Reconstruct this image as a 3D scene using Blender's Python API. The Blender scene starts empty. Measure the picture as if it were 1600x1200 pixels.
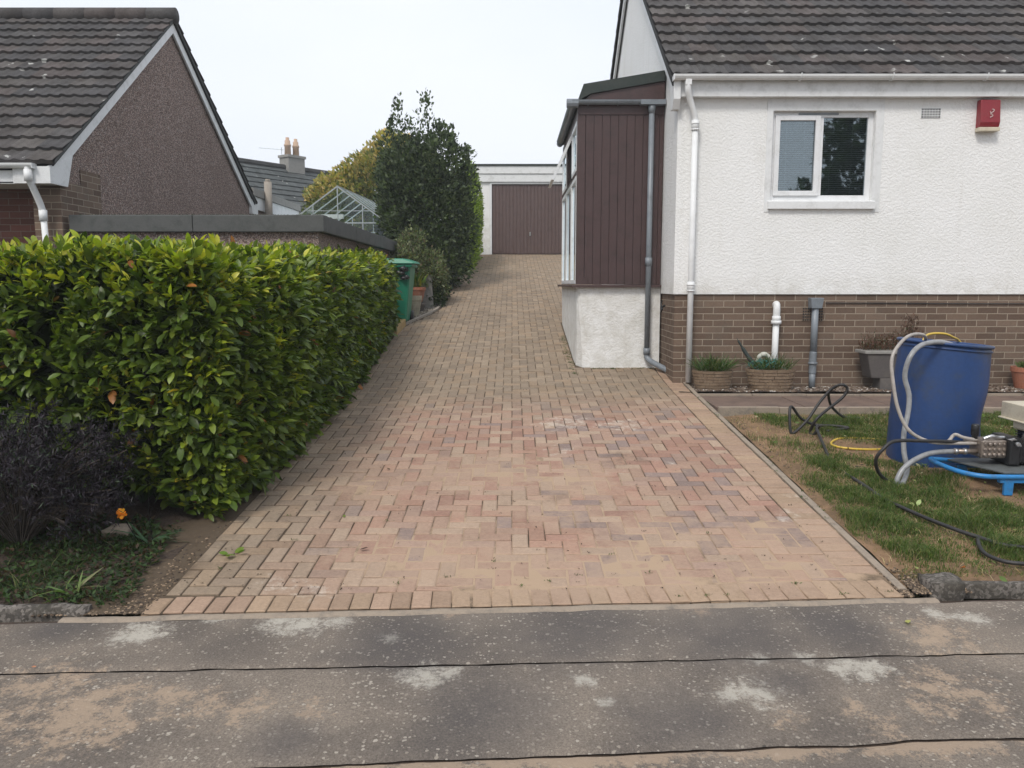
import bpy, math, random
import numpy as np
from mathutils import Vector, Matrix, noise as mn
random.seed(7); RNG = np.random.default_rng(7)
R = math.radians
SC = bpy.context.scene; COL = SC.collection

# ---------------------------------------------------------------- camera, world, sun, exposure
cd = bpy.data.cameras.new('camera'); cam = bpy.data.objects.new('camera', cd); COL.objects.link(cam)
cam.location = (0, 0, 1.58); cam.rotation_euler = (R(90 - 7.2), 0, 0)
cd.sensor_width = 36; cd.lens = 27.9; cd.clip_start = .05; cd.clip_end = 2000
SC.camera = cam
SUN_EL, SUN_AZ = R(50), R(205)      # azimuth clockwise from +Y : behind the camera, a little to the left
w = bpy.data.worlds.new('World'); SC.world = w; w.use_nodes = True
nt = w.node_tree; nt.nodes.clear()
out = nt.nodes.new('ShaderNodeOutputWorld'); bg = nt.nodes.new('ShaderNodeBackground')
sky = nt.nodes.new('ShaderNodeTexSky'); sky.sky_type = 'NISHITA'; sky.sun_disc = False
sky.sun_elevation = SUN_EL; sky.sun_rotation = SUN_AZ; sky.air_density = 1.0; sky.dust_density = 6; sky.ozone_density = 1
mix = nt.nodes.new('ShaderNodeMix'); mix.data_type = 'RGBA'; mix.inputs[0].default_value = .9
tc = nt.nodes.new('ShaderNodeTexCoord'); nz = nt.nodes.new('ShaderNodeTexNoise'); nz.inputs['Scale'].default_value = 1.6; nz.inputs['Detail'].default_value = 3
cr = nt.nodes.new('ShaderNodeValToRGB'); cr.color_ramp.elements[0].position = .3; cr.color_ramp.elements[1].position = .7
cr.color_ramp.elements[0].color = (9.0, 9.7, 10.9, 1); cr.color_ramp.elements[1].color = (10.4, 10.8, 11.6, 1)
mpw = nt.nodes.new('ShaderNodeMapping'); mpw.inputs['Scale'].default_value = (1, 1, 2.5)
nt.links.new(tc.outputs['Generated'], mpw.inputs['Vector']); nt.links.new(mpw.outputs[0], nz.inputs['Vector']); nt.links.new(nz.outputs['Fac'], cr.inputs['Fac'])
nt.links.new(sky.outputs['Color'], mix.inputs['A']); nt.links.new(cr.outputs['Color'], mix.inputs['B'])
nt.links.new(mix.outputs['Result'], bg.inputs['Color']); bg.inputs['Strength'].default_value = .070
nt.links.new(bg.outputs[0], out.inputs[0])
sd = bpy.data.lights.new('sun', 'SUN'); sd.energy = 1.4; sd.angle = R(16); sd.color = (1, .95, .88)
so = bpy.data.objects.new('sun', sd); COL.objects.link(so)
sdir = Vector((math.sin(SUN_AZ) * math.cos(SUN_EL), math.cos(SUN_AZ) * math.cos(SUN_EL), math.sin(SUN_EL)))
so.rotation_euler = (-sdir).to_track_quat('-Z', 'Y').to_euler(); so.location = (0, -10, 20)
vs = SC.view_settings; vs.view_transform = 'Standard'; vs.look = 'None'; vs.gamma = 1; vs.use_curve_mapping = False; vs.exposure = 0.57

# ---------------------------------------------------------------- materials
MATS = {}
class NB:
    def __init__(s, name):
        s.m = bpy.data.materials.new(name); s.m.use_nodes = True; s.t = s.m.node_tree
        s.b = s.t.nodes['Principled BSDF']; s.out = s.t.nodes['Material Output']; MATS[name] = s.m
        s.tc = s.t.nodes.new('ShaderNodeTexCoord'); s.v = s.tc.outputs['Object']
    def n(s, typ, **kw):
        x = s.t.nodes.new(typ)
        for k, v in kw.items(): setattr(x, k, v)
        return x
    def l(s, a, b): s.t.links.new(a, b)
    def val(s, x, sock):
        if hasattr(x, 'is_output'): s.l(x, sock)
        else: sock.default_value = x
    def noise(s, scale, detail=4, rough=.6, vec=None, dist=0, col=False, seed=0):
        x = s.n('ShaderNodeTexNoise', noise_dimensions='4D'); x.inputs['Scale'].default_value = scale; x.inputs['Detail'].default_value = detail
        x.inputs['Roughness'].default_value = rough; x.inputs['Distortion'].default_value = dist; x.inputs['W'].default_value = seed
        s.l(vec or s.v, x.inputs['Vector']); return x.outputs['Color' if col else 'Fac']
    def voro(s, scale, feat='F1', col=False, vec=None, rnd=1):
        x = s.n('ShaderNodeTexVoronoi', feature=feat); x.inputs['Scale'].default_value = scale; x.inputs['Randomness'].default_value = rnd
        s.l(vec or s.v, x.inputs['Vector']); return x.outputs['Color' if col else 'Distance']
    def ramp(s, f, p0, p1, c0=(0, 0, 0, 1), c1=(1, 1, 1, 1)):
        x = s.n('ShaderNodeMapRange'); x.interpolation_type = 'SMOOTHSTEP'
        x.inputs['From Min'].default_value = p0; x.inputs['From Max'].default_value = p1; s.l(f, x.inputs['Value']); return x.outputs[0]
    def mix(s, f, a, b, mode='MIX'):
        x = s.n('ShaderNodeMix', data_type='RGBA', blend_type=mode); s.val(f, x.inputs[0])
        for q, k in ((a, 'A'), (b, 'B')):
            if not hasattr(q, 'is_output') and len(q) == 3: q = (*q, 1)
            s.val(q, x.inputs[k])
        return x.outputs['Result']
    def math(s, op, a, b=0.0, c=None):
        x = s.n('ShaderNodeMath', operation=op); s.val(a, x.inputs[0]); s.val(b, x.inputs[1])
        if c is not None: s.val(c, x.inputs[2])
        return x.outputs[0]
    def attr(s, name):
        x = s.n('ShaderNodeAttribute', attribute_name=name); return x
    def bump(s, h, strength=.5, dist=.01, prev=None):
        x = s.n('ShaderNodeBump'); x.inputs['Strength'].default_value = strength; x.inputs['Distance'].default_value = dist
        s.l(h, x.inputs['Height'])
        if prev is not None: s.l(prev, x.inputs['Normal'])
        return x.outputs[0]
    def set(s, col=None, rough=None, nrm=None, metal=None, spec=None):
        if col is not None: s.val((*col, 1) if not hasattr(col, 'is_output') and len(col) == 3 else col, s.b.inputs['Base Color'])
        if rough is not None: s.val(rough, s.b.inputs['Roughness'])
        if nrm is not None: s.l(nrm, s.b.inputs['Normal'])
        if metal is not None: s.b.inputs['Metallic'].default_value = metal
        if spec is not None: s.b.inputs['Specular IOR Level'].default_value = spec
        return s.m
def weath(name, col, dirt=None, amt=.5, rough=.6, bscale=60, bstr=.2, bdist=.004, metal=0, scale=6, spec=.5):
    b = NB(name); dirt = dirt or tuple(c * .55 for c in col)
    f = b.ramp(b.noise(scale, 6, .7), .45, .75); f = b.math('MULTIPLY', f, amt)
    c = b.mix(f, col, dirt); c2 = b.mix(.25, c, b.noise(scale * 9, 4, .6, seed=3), 'OVERLAY')
    return b.set(c2, rough, b.bump(b.noise(bscale, 4), bstr, bdist), metal, spec)
weath('white_upvc', (.74, .75, .76), (.45, .45, .42), .5, .35, 10, .03, spec=.4)
weath('white_paint', (.72, .73, .73), (.42, .42, .40), .6, .5, 25, .1)
weath('pipe_white', (.74, .75, .75), (.52, .52, .50), .5, .6, 10, .05)
weath('pipe_grey', (.20, .225, .25), (.12, .13, .14), .8, .4, 12, .05)
weath('brown_timber', (.062, .034, .032), (.035, .02, .018), .8, .45, 40, .15)
weath('door_brown', (.105, .068, .062), (.07, .046, .042), .8, .45, 40, .1)
weath('felt_green', (.028, .038, .034), (.05, .055, .05), .7, .8, 80, .5)
weath('coping_dark', (.085, .087, .084), (.045, .05, .045), .9, .85, 60, .5, .006)
weath('roof_underlay', (.02, .02, .02), None, .5, .9)
weath('concrete', (.33, .29, .245), (.2, .17, .14), .8, .9, 50, .6, .006, scale=9)
weath('concrete_sand', (.29, .235, .18), (.15, .13, .11), 1.0, .95, 50, .8, .006, scale=11)
weath('slab_grey', (.27, .26, .24), (.17, .17, .15), .6, .85, 50, .4)
weath('terracotta', (.34, .13, .075), (.25, .16, .12), .7, .8, 40, .3)
weath('pot_beige', (.36, .33, .25), (.2, .2, .15), .7, .8, 40, .3)
weath('bin_green', (.012, .20, .115), (.02, .13, .08), .6, .42, 20, .05)
weath('black_plastic', (.014, .014, .015), (.04, .04, .04), .5, .4, 30, .1)
weath('drum_blue', (.012, .045, .15), (.045, .055, .07), 1.0, .45, 14, .25, scale=4)
weath('frame_blue', (.02, .19, .46), (.07, .10, .13), .8, .4, 50, .25, scale=20)
weath('plate_dark', (.11, .12, .12), (.05, .045, .04), .8, .6, 50, .3, scale=14)
weath('alarm_red', (.24, .018, .028), (.22, .03, .03), .8, .45, 20, .05)
weath('cream_tank', (.58, .52, .40), (.35, .28, .2), .6, .4, 20, .05, scale=12)
weath('yellow_hose', (.62, .42, .05), (.4, .3, .1), .6, .4)
weath('soil', (.062, .042, .03), (.028, .02, .015), .9, 1, 40, 1.0, .02, scale=18)
weath('bark', (.07, .055, .045), (.03, .025, .02), .9, .9, 60, .8, .01, scale=18)
weath('chimney_pot', (.50, .36, .26), (.42, .24, .16), .9, .8, scale=3)
weath('planter_grey', (.10, .09, .085), (.16, .14, .12), .8, .8, 40, .3)
weath('timber_yellow', (.42, .29, .12), (.25, .17, .08), .8, .7, 40, .3)
weath('silver', (.55, .55, .55), (.3, .3, .3), .7, .3, 80, .3, metal=.9, scale=30)
weath('brass', (.30, .25, .21), (.07, .06, .055), 1.0, .36, 60, .5, metal=.6, scale=30)
weath('pale_mark', (.55, .4, .38), None, .2, .6)
weath('alu', (.42, .46, .46), (.25, .29, .27), .8, .45, 30, .1, metal=.3, scale=10)
weath('black_rubber', (.018, .017, .017), (.05, .042, .035), .7, .5, 40, .2, scale=15)
weath('dead_leaf', (.12, .06, .03), (.05, .03, .02), .8, .8)
weath('debris', (.025, .018, .014), (.05, .035, .02), .8, .8)
def tube_clear(name, col):
    b = NB(name); f = b.noise(25, 3); c = b.mix(b.ramp(f, .4, .7), col, tuple(x * .75 for x in col))
    b.b.inputs['Transmission Weight'].default_value = .15; return b.set(c, .3)
tube_clear('hose_clear', (.32, .325, .33)); tube_clear('hose_pale', (.44, .40, .36))
# wet-dash render
def render_mat(name, c1, c2, dirt, s=38, zlow=1.0):
    b = NB(name); n1 = b.noise(s, 3, .55, dist=.6); n2 = b.noise(s * 4, 3, .6)
    sc = b.ramp(n1, .38, .62); h = b.math('ADD', sc, b.math('MULTIPLY', n2, .35))
    c = b.mix(b.ramp(b.noise(1.3, 5, .65), .35, .7), c1, c2)
    c = b.mix(b.math('MULTIPLY', b.ramp(b.noise(2.2, 6, .75, seed=5), .56, .78), .35), c, dirt)
    sp = b.n('ShaderNodeSeparateXYZ'); b.l(b.v, sp.inputs[0])
    mp = b.n('ShaderNodeMapping'); mp.inputs['Scale'].default_value = (7, 7, .5); b.l(b.v, mp.inputs['Vector'])
    c = b.mix(b.math('MULTIPLY', b.ramp(b.noise(1.0, 5, .7, vec=mp.outputs[0], seed=8), .52, .75), .28), c, dirt)
    c = b.mix(b.math('MULTIPLY', b.math('MULTIPLY', b.ramp(sp.outputs[2], zlow + .35, zlow), b.ramp(b.noise(6, 5, .7, seed=12), .35, .65)), .5), c, dirt)
    spots = b.ramp(b.voro(9), .028, .018); c = b.mix(b.math('MULTIPLY', spots, .5), c, (.35, .34, .3))
    return b.set(c, .85, b.bump(h, .38, .009), spec=.2)
render_mat('render_white', (.81, .81, .80), (.77, .77, .75), (.50, .48, .42))
def roughcast(name, base):
    b = NB(name); vc = b.voro(95, col=True); vd = b.voro(95)
    sp = b.n('ShaderNodeSeparateColor'); b.l(vc, sp.inputs[0])
    g = b.mix(b.ramp(sp.outputs[0], .2, .9), tuple(x * .5 for x in base), tuple(x * 1.5 for x in base))
    g = b.mix(b.math('MULTIPLY', b.ramp(sp.outputs[1], .9, .95), .8), g, (.5, .47, .44))
    g = b.mix(b.math('MULTIPLY', b.ramp(sp.outputs[2], .82, .9), .7), g, (.16, .09, .065))
    g = b.mix(b.math('MULTIPLY', b.ramp(b.noise(.8, 5, .6), .4, .7), .35), g, tuple(x * .6 for x in base))
    return b.set(g, .95, b.bump(vd, 1.0, .012), spec=.15)
roughcast('roughcast_brown', (.31, .235, .205))
def brick(name, c1, c2, mortar, stain=(.12, .11, .09), rot=False):
    b = NB(name); sp = b.n('ShaderNodeSeparateXYZ'); b.l(b.v, sp.inputs[0])
    cb = b.n('ShaderNodeCombineXYZ'); b.l(b.math('ADD', sp.outputs[0], sp.outputs[1]), cb.inputs[0]); b.l(sp.outputs[2], cb.inputs[1])
    # slightly uneven courses
    wob = b.n('ShaderNodeVectorMath', operation='MULTIPLY_ADD'); b.l(b.noise(9, 2, .5, col=True), wob.inputs[0]); wob.inputs[1].default_value = (.006, .006, 0); b.l(cb.outputs[0], wob.inputs[2])
    bt = b.n('ShaderNodeTexBrick'); b.l(wob.outputs[0], bt.inputs['Vector']); bt.inputs['Scale'].default_value = 1
    bt.inputs['Brick Width'].default_value = .235; bt.inputs['Row Height'].default_value = .0745; bt.inputs['Mortar Size'].default_value = .0055; bt.inputs['Mortar Smooth'].default_value = .25; bt.inputs['Bias'].default_value = 0
    bt.inputs['Color1'].default_value = (*c1, 1); bt.inputs['Color2'].default_value = (*c2, 1); bt.inputs['Mortar'].default_value = (*mortar, 1)
    c = b.mix(b.math('MULTIPLY', b.ramp(b.noise(2.0, 5, .7), .5, .72), .45), bt.outputs['Color'], stain)
    c = b.mix(.35, c, b.noise(70, 4, .7, seed=2), 'OVERLAY')
    h = b.math('ADD', b.math('MULTIPLY', bt.outputs['Fac'], -1.0), b.math('MULTIPLY', b.noise(90, 3), .25))
    return b.set(c, .85, b.bump(h, .8, .008), spec=.2)
brick('brick_brown', (.185, .132, .098), (.112, .076, .056), (.32, .265, .205))
brick('brick_red', (.17, .07, .055), (.10, .045, .035), (.20, .15, .12))
def tilemat(name, c1, c2):
    b = NB(name); a = b.attr('Col')
    c = b.mix(b.ramp(b.noise(3.5, 6, .7), .35, .7), a.outputs['Color'], b.mix(1, a.outputs['Color'], (.62, .6, .58), 'MULTIPLY'))
    c = b.mix(.75, c, b.noise(32, 7, .85, seed=4), 'OVERLAY')
    c = b.mix(b.math('MULTIPLY', b.ramp(b.noise(14, 4, .7, seed=9), .62, .72), .4), c, (.13, .12, .08))
    vs_ = b.n('ShaderNodeVectorMath', operation='ADD'); b.l(b.v, vs_.inputs[0]); nn = b.n('ShaderNodeVectorMath', operation='SCALE'); b.l(b.noise(18, 2, col=True), nn.inputs[0]); nn.inputs['Scale'].default_value = .09; b.l(nn.outputs[0], vs_.inputs[1])
    v1 = b.ramp(b.voro(2.9, vec=vs_.outputs[0]), .13, .09)
    v1 = b.math('MULTIPLY', v1, b.ramp(b.noise(1.3, 3), .46, .56))
    c = b.mix(b.math('MULTIPLY', v1, .8), c, (.5, .5, .47))
    return b.set(c, .92, b.bump(b.noise(120, 4, .7), .6, .004), spec=.15)
tilemat('roof_tile', None, None)
# leaves
def leafmat(name, rough=.42, trans=.3, spec=.5):
    b = NB(name); a = b.attr('Col'); c = b.mix(.35, a.outputs['Color'], b.noise(30, 3, .6), 'OVERLAY')
    b.set(c, rough, spec=spec)
    tr = b.n('ShaderNodeBsdfTranslucent'); b.l(b.mix(1, c, (1.3, 1.5, .5), 'MULTIPLY'), tr.inputs['Color'])
    ms = b.n('ShaderNodeMixShader'); ms.inputs[0].default_value = trans; b.l(b.b.outputs[0], ms.inputs[1]); b.l(tr.outputs[0], ms.inputs[2]); b.l(ms.outputs[0], b.out.inputs[0])
    return b.m
leafmat('leaf_laurel', .40, .30, .38); leafmat('leaf_soft', .6, .3, .3); leafmat('leaf_dark', .5, .1, .3)
# paving blocks
def paving():
    b = NB('paving_block'); a = b.attr('Col'); s = b.attr('Msk'); sp = b.n('ShaderNodeSeparateColor'); b.l(s.outputs['Color'], sp.inputs[0])
    c = b.mix(.55, a.outputs['Color'], b.noise(55, 6, .75), 'OVERLAY')
    c = b.mix(b.math('MULTIPLY', b.ramp(b.noise(6, 5, .7, seed=8), .45, .75), .35), c, b.mix(1, c, (.6, .58, .56), 'MULTIPLY'))
    f = b.math('ADD', sp.outputs[0], b.math('MULTIPLY', b.math('SUBTRACT', b.noise(4, 9, .82, seed=1), .5), 3.0))
    sf = b.ramp(f, .40, .95); sandc = b.mix(b.noise(30, 5, .7, seed=6), (.43, .31, .22), (.34, .24, .175))
    c = b.mix(b.math('MULTIPLY', sf, .66), c, sandc)
    g = b.math('ADD', sp.outputs[1], b.math('MULTIPLY', b.math('SUBTRACT', b.noise(12, 8, .8, seed=2), .5), 2.0))
    c = b.mix(b.math('MULTIPLY', b.ramp(g, .42, .85), .75), c, (.56, .49, .41))
    d = b.math('ADD', sp.outputs[2], b.math('MULTIPLY', b.math('SUBTRACT', b.noise(5, 8, .78, seed=3), .5), 1.7))
    c = b.mix(b.math('MULTIPLY', b.ramp(d, .42, .95), .6), c, (.085, .062, .045))
    h = b.math('ADD', b.noise(140, 4, .7), b.math('MULTIPLY', b.noise(35, 3), .7))
    b.set(c, .88, b.bump(h, .55, .004), spec=.25)
    b = NB('joint_sand'); s = b.attr('Msk'); sp = b.n('ShaderNodeSeparateColor'); b.l(s.outputs['Color'], sp.inputs[0])
    f = b.math('ADD', sp.outputs[0], b.math('MULTIPLY', b.math('SUBTRACT', b.noise(9, 7, .72, seed=1), .5), 1.0))
    c = b.mix(b.ramp(f, .35, .75), b.mix(b.noise(30, 4), (.075, .055, .04), (.13, .10, .07)), (.40, .29, .20))
    c = b.mix(b.math('MULTIPLY', b.ramp(b.noise(22, 4, .7, seed=7), .66, .72), .6), c, (.05, .07, .02))
    b.set(c, .95, b.bump(b.noise(160, 4, .7), .6, .006), spec=.1)
paving()
def asphalt():
    b = NB('asphalt'); s = b.attr('Msk'); sp = b.n('ShaderNodeSeparateColor'); b.l(s.outputs['Color'], sp.inputs[0])
    c = b.mix(b.ramp(b.noise(1.6, 6, .6), .35, .68), (.15, .128, .11), (.26, .218, .178))
    fine = b.ramp(b.noise(120, 6, .85), .38, .62); c = b.mix(fine, b.mix(1, c, (.66, .65, .64), 'MULTIPLY'), b.mix(1, c, (1.28, 1.27, 1.25), 'MULTIPLY'))
    nn = b.n('ShaderNodeVectorMath', operation='SCALE'); b.l(b.noise(45, 2, col=True), nn.inputs[0]); nn.inputs['Scale'].default_value = .022
    va = b.n('ShaderNodeVectorMath', operation='ADD'); b.l(b.v, va.inputs[0]); b.l(nn.outputs[0], va.inputs[1])
    vd = b.voro(58, vec=va.outputs[0]); vc = b.voro(58, col=True, vec=va.outputs[0]); s2 = b.n('ShaderNodeSeparateColor'); b.l(vc, s2.inputs[0])
    thr = b.math('MULTIPLY', b.math('SUBTRACT', s2.outputs[0], .38), .85)
    chip = b.math('MULTIPLY', b.ramp(b.math('SUBTRACT', thr, vd), 0.0, .08), b.ramp(b.noise(2.1, 4, .6, seed=4), .22, .55))
    c = b.mix(b.math('MULTIPLY', chip, .8), c, b.mix(s2.outputs[1], (.56, .50, .42), (.33, .28, .225)))
    dk = b.ramp(b.math('SUBTRACT', b.math('MULTIPLY', b.math('SUBTRACT', s2.outputs[2], .8), 1.6), vd), 0, .06)
    c = b.mix(b.math('MULTIPLY', dk, .65), c, (.03, .027, .026))
    f = b.math('ADD', sp.outputs[0], b.math('MULTIPLY', b.math('SUBTRACT', b.noise(9, 9, .9, seed=1), .5), 3.2))
    c = b.mix(b.math('MULTIPLY', b.ramp(f, .50, .80), .8), c, (.44, .33, .235))
    g = b.math('ADD', sp.outputs[1], b.math('MULTIPLY', b.math('SUBTRACT', b.noise(11, 9, .88, seed=2), .5), 3.0))
    c = b.mix(b.math('MULTIPLY', b.ramp(g, .42, .85), .9), c, (.52, .48, .41))
    d = b.math('ADD', sp.outputs[2], b.math('MULTIPLY', b.math('SUBTRACT', b.noise(3, 5, .7, seed=3), .5), .6))
    c = b.mix(b.math('MULTIPLY', b.ramp(d, .2, .9), .6), c, (.07, .066, .07))
    h = b.math('ADD', b.math('MULTIPLY', b.noise(75, 7, .85), 1.5), b.math('MULTIPLY', chip, .35)); h = b.math('SUBTRACT', h, b.math('MULTIPLY', dk, .5))
    b.set(c, .86, b.bump(h, .8, .008), spec=.3)
asphalt()
def lawnmat():
    b = NB('lawn_earth'); c = b.mix(b.ramp(b.noise(2.5, 6, .7), .35, .65), (.33, .21, .125), (.17, .115, .07))
    c = b.mix(b.ramp(b.noise(22, 5, .7, seed=2), .5, .75), c, (.10, .07, .045))
    c = b.mix(b.math('MULTIPLY', b.ramp(b.noise(60, 3, .6, seed=5), .62, .7), .5), c, (.42, .32, .2))
    b.set(c, .95, b.bump(b.noise(40, 6, .75), 1, .02), spec=.1)
    b = NB('far_ground'); c = b.mix(b.ramp(b.noise(.8, 6, .7), .35, .65), (.06, .08, .03), (.10, .09, .05)); b.set(c, .95, b.bump(b.noise(20, 4), 1, .03))
    b = NB('path_brown'); c = b.mix(b.ramp(b.noise(4, 6, .7), .35, .7), (.17, .115, .088), (.095, .065, .052)); c = b.mix(.4, c, b.noise(80, 4, .7), 'OVERLAY')
    b.set(c, .85, b.bump(b.noise(60, 5, .7), .6, .006))
    b = NB('gravel_stone'); a = b.attr('Col'); b.set(a.outputs['Color'], .85, b.bump(b.noise(90, 3), .4, .004))
    b = NB('planter_stone'); c = b.mix(b.ramp(b.noise(14, 5, .7), .35, .7), (.17, .115, .075), (.26, .19, .125)); b.set(c, .9, b.bump(b.noise(60, 5, .7), .8, .008))
    b = NB('kerb_stone'); vc = b.voro(70, col=True); s2 = b.n('ShaderNodeSeparateColor'); b.l(vc, s2.inputs[0])
    c = b.mix(b.ramp(s2.outputs[0], .3, .9), (.10, .088, .075), (.27, .24, .21)); c = b.mix(b.ramp(b.noise(5, 5, .7), .45, .7), c, (.075, .065, .05)); c = b.mix(b.ramp(b.noise(12, 5, .7, seed=4), .6, .7), c, (.38, .35, .30))
    b.set(c, .9, b.bump(b.noise(50, 6, .8), 1, .02))
lawnmat()
def glassmat(name, tint, fac=.9, rough=.02):
    b = NB(name); b.t.nodes.remove(b.b)
    tr = b.n('ShaderNodeBsdfTransparent'); tr.inputs['Color'].default_value = (*tint, 1)
    gl = b.n('ShaderNodeBsdfGlossy'); gl.inputs['Roughness'].default_value = rough; gl.inputs['Color'].default_value = (.85, .95, 1, 1)
    lw = b.n('ShaderNodeFresnel'); lw.inputs['IOR'].default_value = 1.55
    nb = b.bump(b.noise(1.5, 2), .05, .01); b.l(nb, gl.inputs['Normal'])
    f = b.math('MULTIPLY_ADD', lw.outputs[0], 1.0, fac)
    ms = b.n('ShaderNodeMixShader'); b.l(f, ms.inputs[0]); b.l(tr.outputs[0], ms.inputs[1]); b.l(gl.outputs[0], ms.inputs[2]); b.l(ms.outputs[0], b.out.inputs[0])
glassmat('glass_window', (.7, .75, .75), .12); glassmat('glass_green', (.90, .95, .93), .0, .06)
weath('blind_grey', (.6, .61, .63), (.2, .2, .22), .4, .6, 10, .02); weath('interior', (.05, .055, .06), None, .3, .9)

# ---------------------------------------------------------------- mesh helpers
class MB:
    def __init__(s): s.v = []; s.f = []; s.n = 0; s.vc = []; s.msk = []
    def add(s, vs_, fs, col=None, msk=None):
        o = s.n; s.v.extend(vs_); s.f.extend([tuple(i + o for i in f) for f in fs]); s.n += len(vs_)
        if col is not None: s.vc.extend([col] * len(vs_) if not isinstance(col, list) else col)
        if msk is not None: s.msk.extend(msk if isinstance(msk, list) else [msk] * len(vs_))
        return s
    def box(s, x0, x1, y0, y1, z0, z1, col=None):
        return s.add([(x0, y0, z0), (x1, y0, z0), (x1, y1, z0), (x0, y1, z0), (x0, y0, z1), (x1, y0, z1), (x1, y1, z1), (x0, y1, z1)],
              [(0, 3, 2, 1), (4, 5, 6, 7), (0, 1, 5, 4), (1, 2, 6, 5), (2, 3, 7, 6), (3, 0, 4, 7)], col)
    def prism(s, poly, d, col=None):      # poly: 3D points, d: extrusion vector
        n = len(poly); a = [tuple(p) for p in poly]; b_ = [tuple(Vector(p) + Vector(d)) for p in poly]
        return s.add(a + b_, [tuple(range(n))[::-1], tuple(range(n, 2 * n))] + [(i, (i + 1) % n, n + (i + 1) % n, n + i) for i in range(n)], col)
    def bar(s, a, b, w_, h_, up=(0, 0, 1), col=None):
        a = Vector(a); b = Vector(b); d = (b - a).normalized(); u = Vector(up)
        if abs(d.dot(u)) > .95: u = Vector((0, 1, 0))
        r = d.cross(u).normalized() * w_ / 2; q = r.cross(d).normalized() * h_ / 2
        return s.add([tuple(p + sx * r + sz * q) for p in (a, b) for sx, sz in ((-1, -1), (1, -1), (1, 1), (-1, 1))],
              [(0, 1, 2, 3), (7, 6, 5, 4), (0, 4, 5, 1), (1, 5, 6, 2), (2, 6, 7, 3), (3, 7, 4, 0)], col)
    def tube(s, pts, r, seg=10, smooth=True, closed=False, col=None):
        pts = [Vector(p) for p in pts]
        if smooth and len(pts) > 2: pts = spline(pts)
        rs = r if isinstance(r, (list, tuple)) else [r] * len(pts)
        if len(rs) != len(pts): rs = [rs[min(len(rs) - 1, int(i * len(rs) / len(pts)))] for i in range(len(pts))]
        vs_, fs = [], []; d0 = (pts[1] - pts[0]).normalized(); u = d0.orthogonal().normalized()
        for i, p in enumerate(pts):
            d = (pts[min(i + 1, len(pts) - 1)] - pts[max(i - 1, 0)]).normalized()
            u = (u - d * u.dot(d)).normalized(); v = d.cross(u)
            for k in range(seg):
                a = 2 * math.pi * k / seg; vs_.append(tuple(p + (u * math.cos(a) + v * math.sin(a)) * rs[i]))
        for i in range(len(pts) - 1):
            for k in range(seg): fs.append((i * seg + k, i * seg + (k + 1) % seg, (i + 1) * seg + (k + 1) % seg, (i + 1) * seg + k))
        fs.append(tuple(range(seg))[::-1]); fs.append(tuple((len(pts) - 1) * seg + k for k in range(seg)))
        return s.add(vs_, fs, col)
    def lathe(s, prof, c, seg=24, sx=1, sy=1, col=None, tilt=None):
        vs_, fs = [], []
        for r, z in prof:
            for k in range(seg):
                a = 2 * math.pi * k / seg; vs_.append((c[0] + r * sx * math.cos(a), c[1] + r * sy * math.sin(a), c[2] + z))
        for i in range(len(prof) - 1):
            for k in range(seg): fs.append((i * seg + k, i * seg + (k + 1) % seg, (i + 1) * seg + (k + 1) % seg, (i + 1) * seg + k))
        fs.append(tuple(range(seg))[::-1]); fs.append(tuple((len(prof) - 1) * seg + k for k in range(seg)))
        return s.add(vs_, fs, col)
    def rock(s, c, r, col=None, flat=.6):
        vs_ = []
        for i in range(12):
            z = 1 - 2 * (i + .5) / 12; a = i * 2.4; q = math.sqrt(1 - z * z); k = r * random.uniform(.75, 1.2)
            vs_.append((c[0] + q * math.cos(a) * k, c[1] + q * math.sin(a) * k, c[2] + z * k * flat))
        return s.add(vs_, HULL, col)
    def build(s, name, mat, root=None, smooth=False, bevel=0, label=None):
        if s.vc and len(s.vc) < s.n: s.vc = s.vc + [s.vc[-1]] * (s.n - len(s.vc))
        return mk(name, np.array(s.v, dtype=np.float64), s.f, mat, root, s.vc or None, s.msk or None, smooth, bevel, label)
def spline(p, k=6):
    o = []
    for i in range(len(p) - 1):
        a, b, c, d = p[max(i - 1, 0)], p[i], p[i + 1], p[min(i + 2, len(p) - 1)]
        for j in range(k):
            t = j / k; o.append(.5 * ((2 * b) + (c - a) * t + (2 * a - 5 * b + 4 * c - d) * t * t + (3 * b - a - 3 * c + d) * t ** 3))
    o.append(p[-1]); return o
def hull12():
    import bmesh
    bm = bmesh.new()
    for i in range(12):
        z = 1 - 2 * (i + .5) / 12; a = i * 2.4; q = math.sqrt(1 - z * z); bm.verts.new((q * math.cos(a), q * math.sin(a), z))
    bm.verts.index_update(); bmesh.ops.convex_hull(bm, input=bm.verts[:]); bm.verts.index_update()
    r = [tuple(v.index for v in f.verts) for f in bm.faces]; bm.free(); return r
HULL = hull12()
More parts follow.
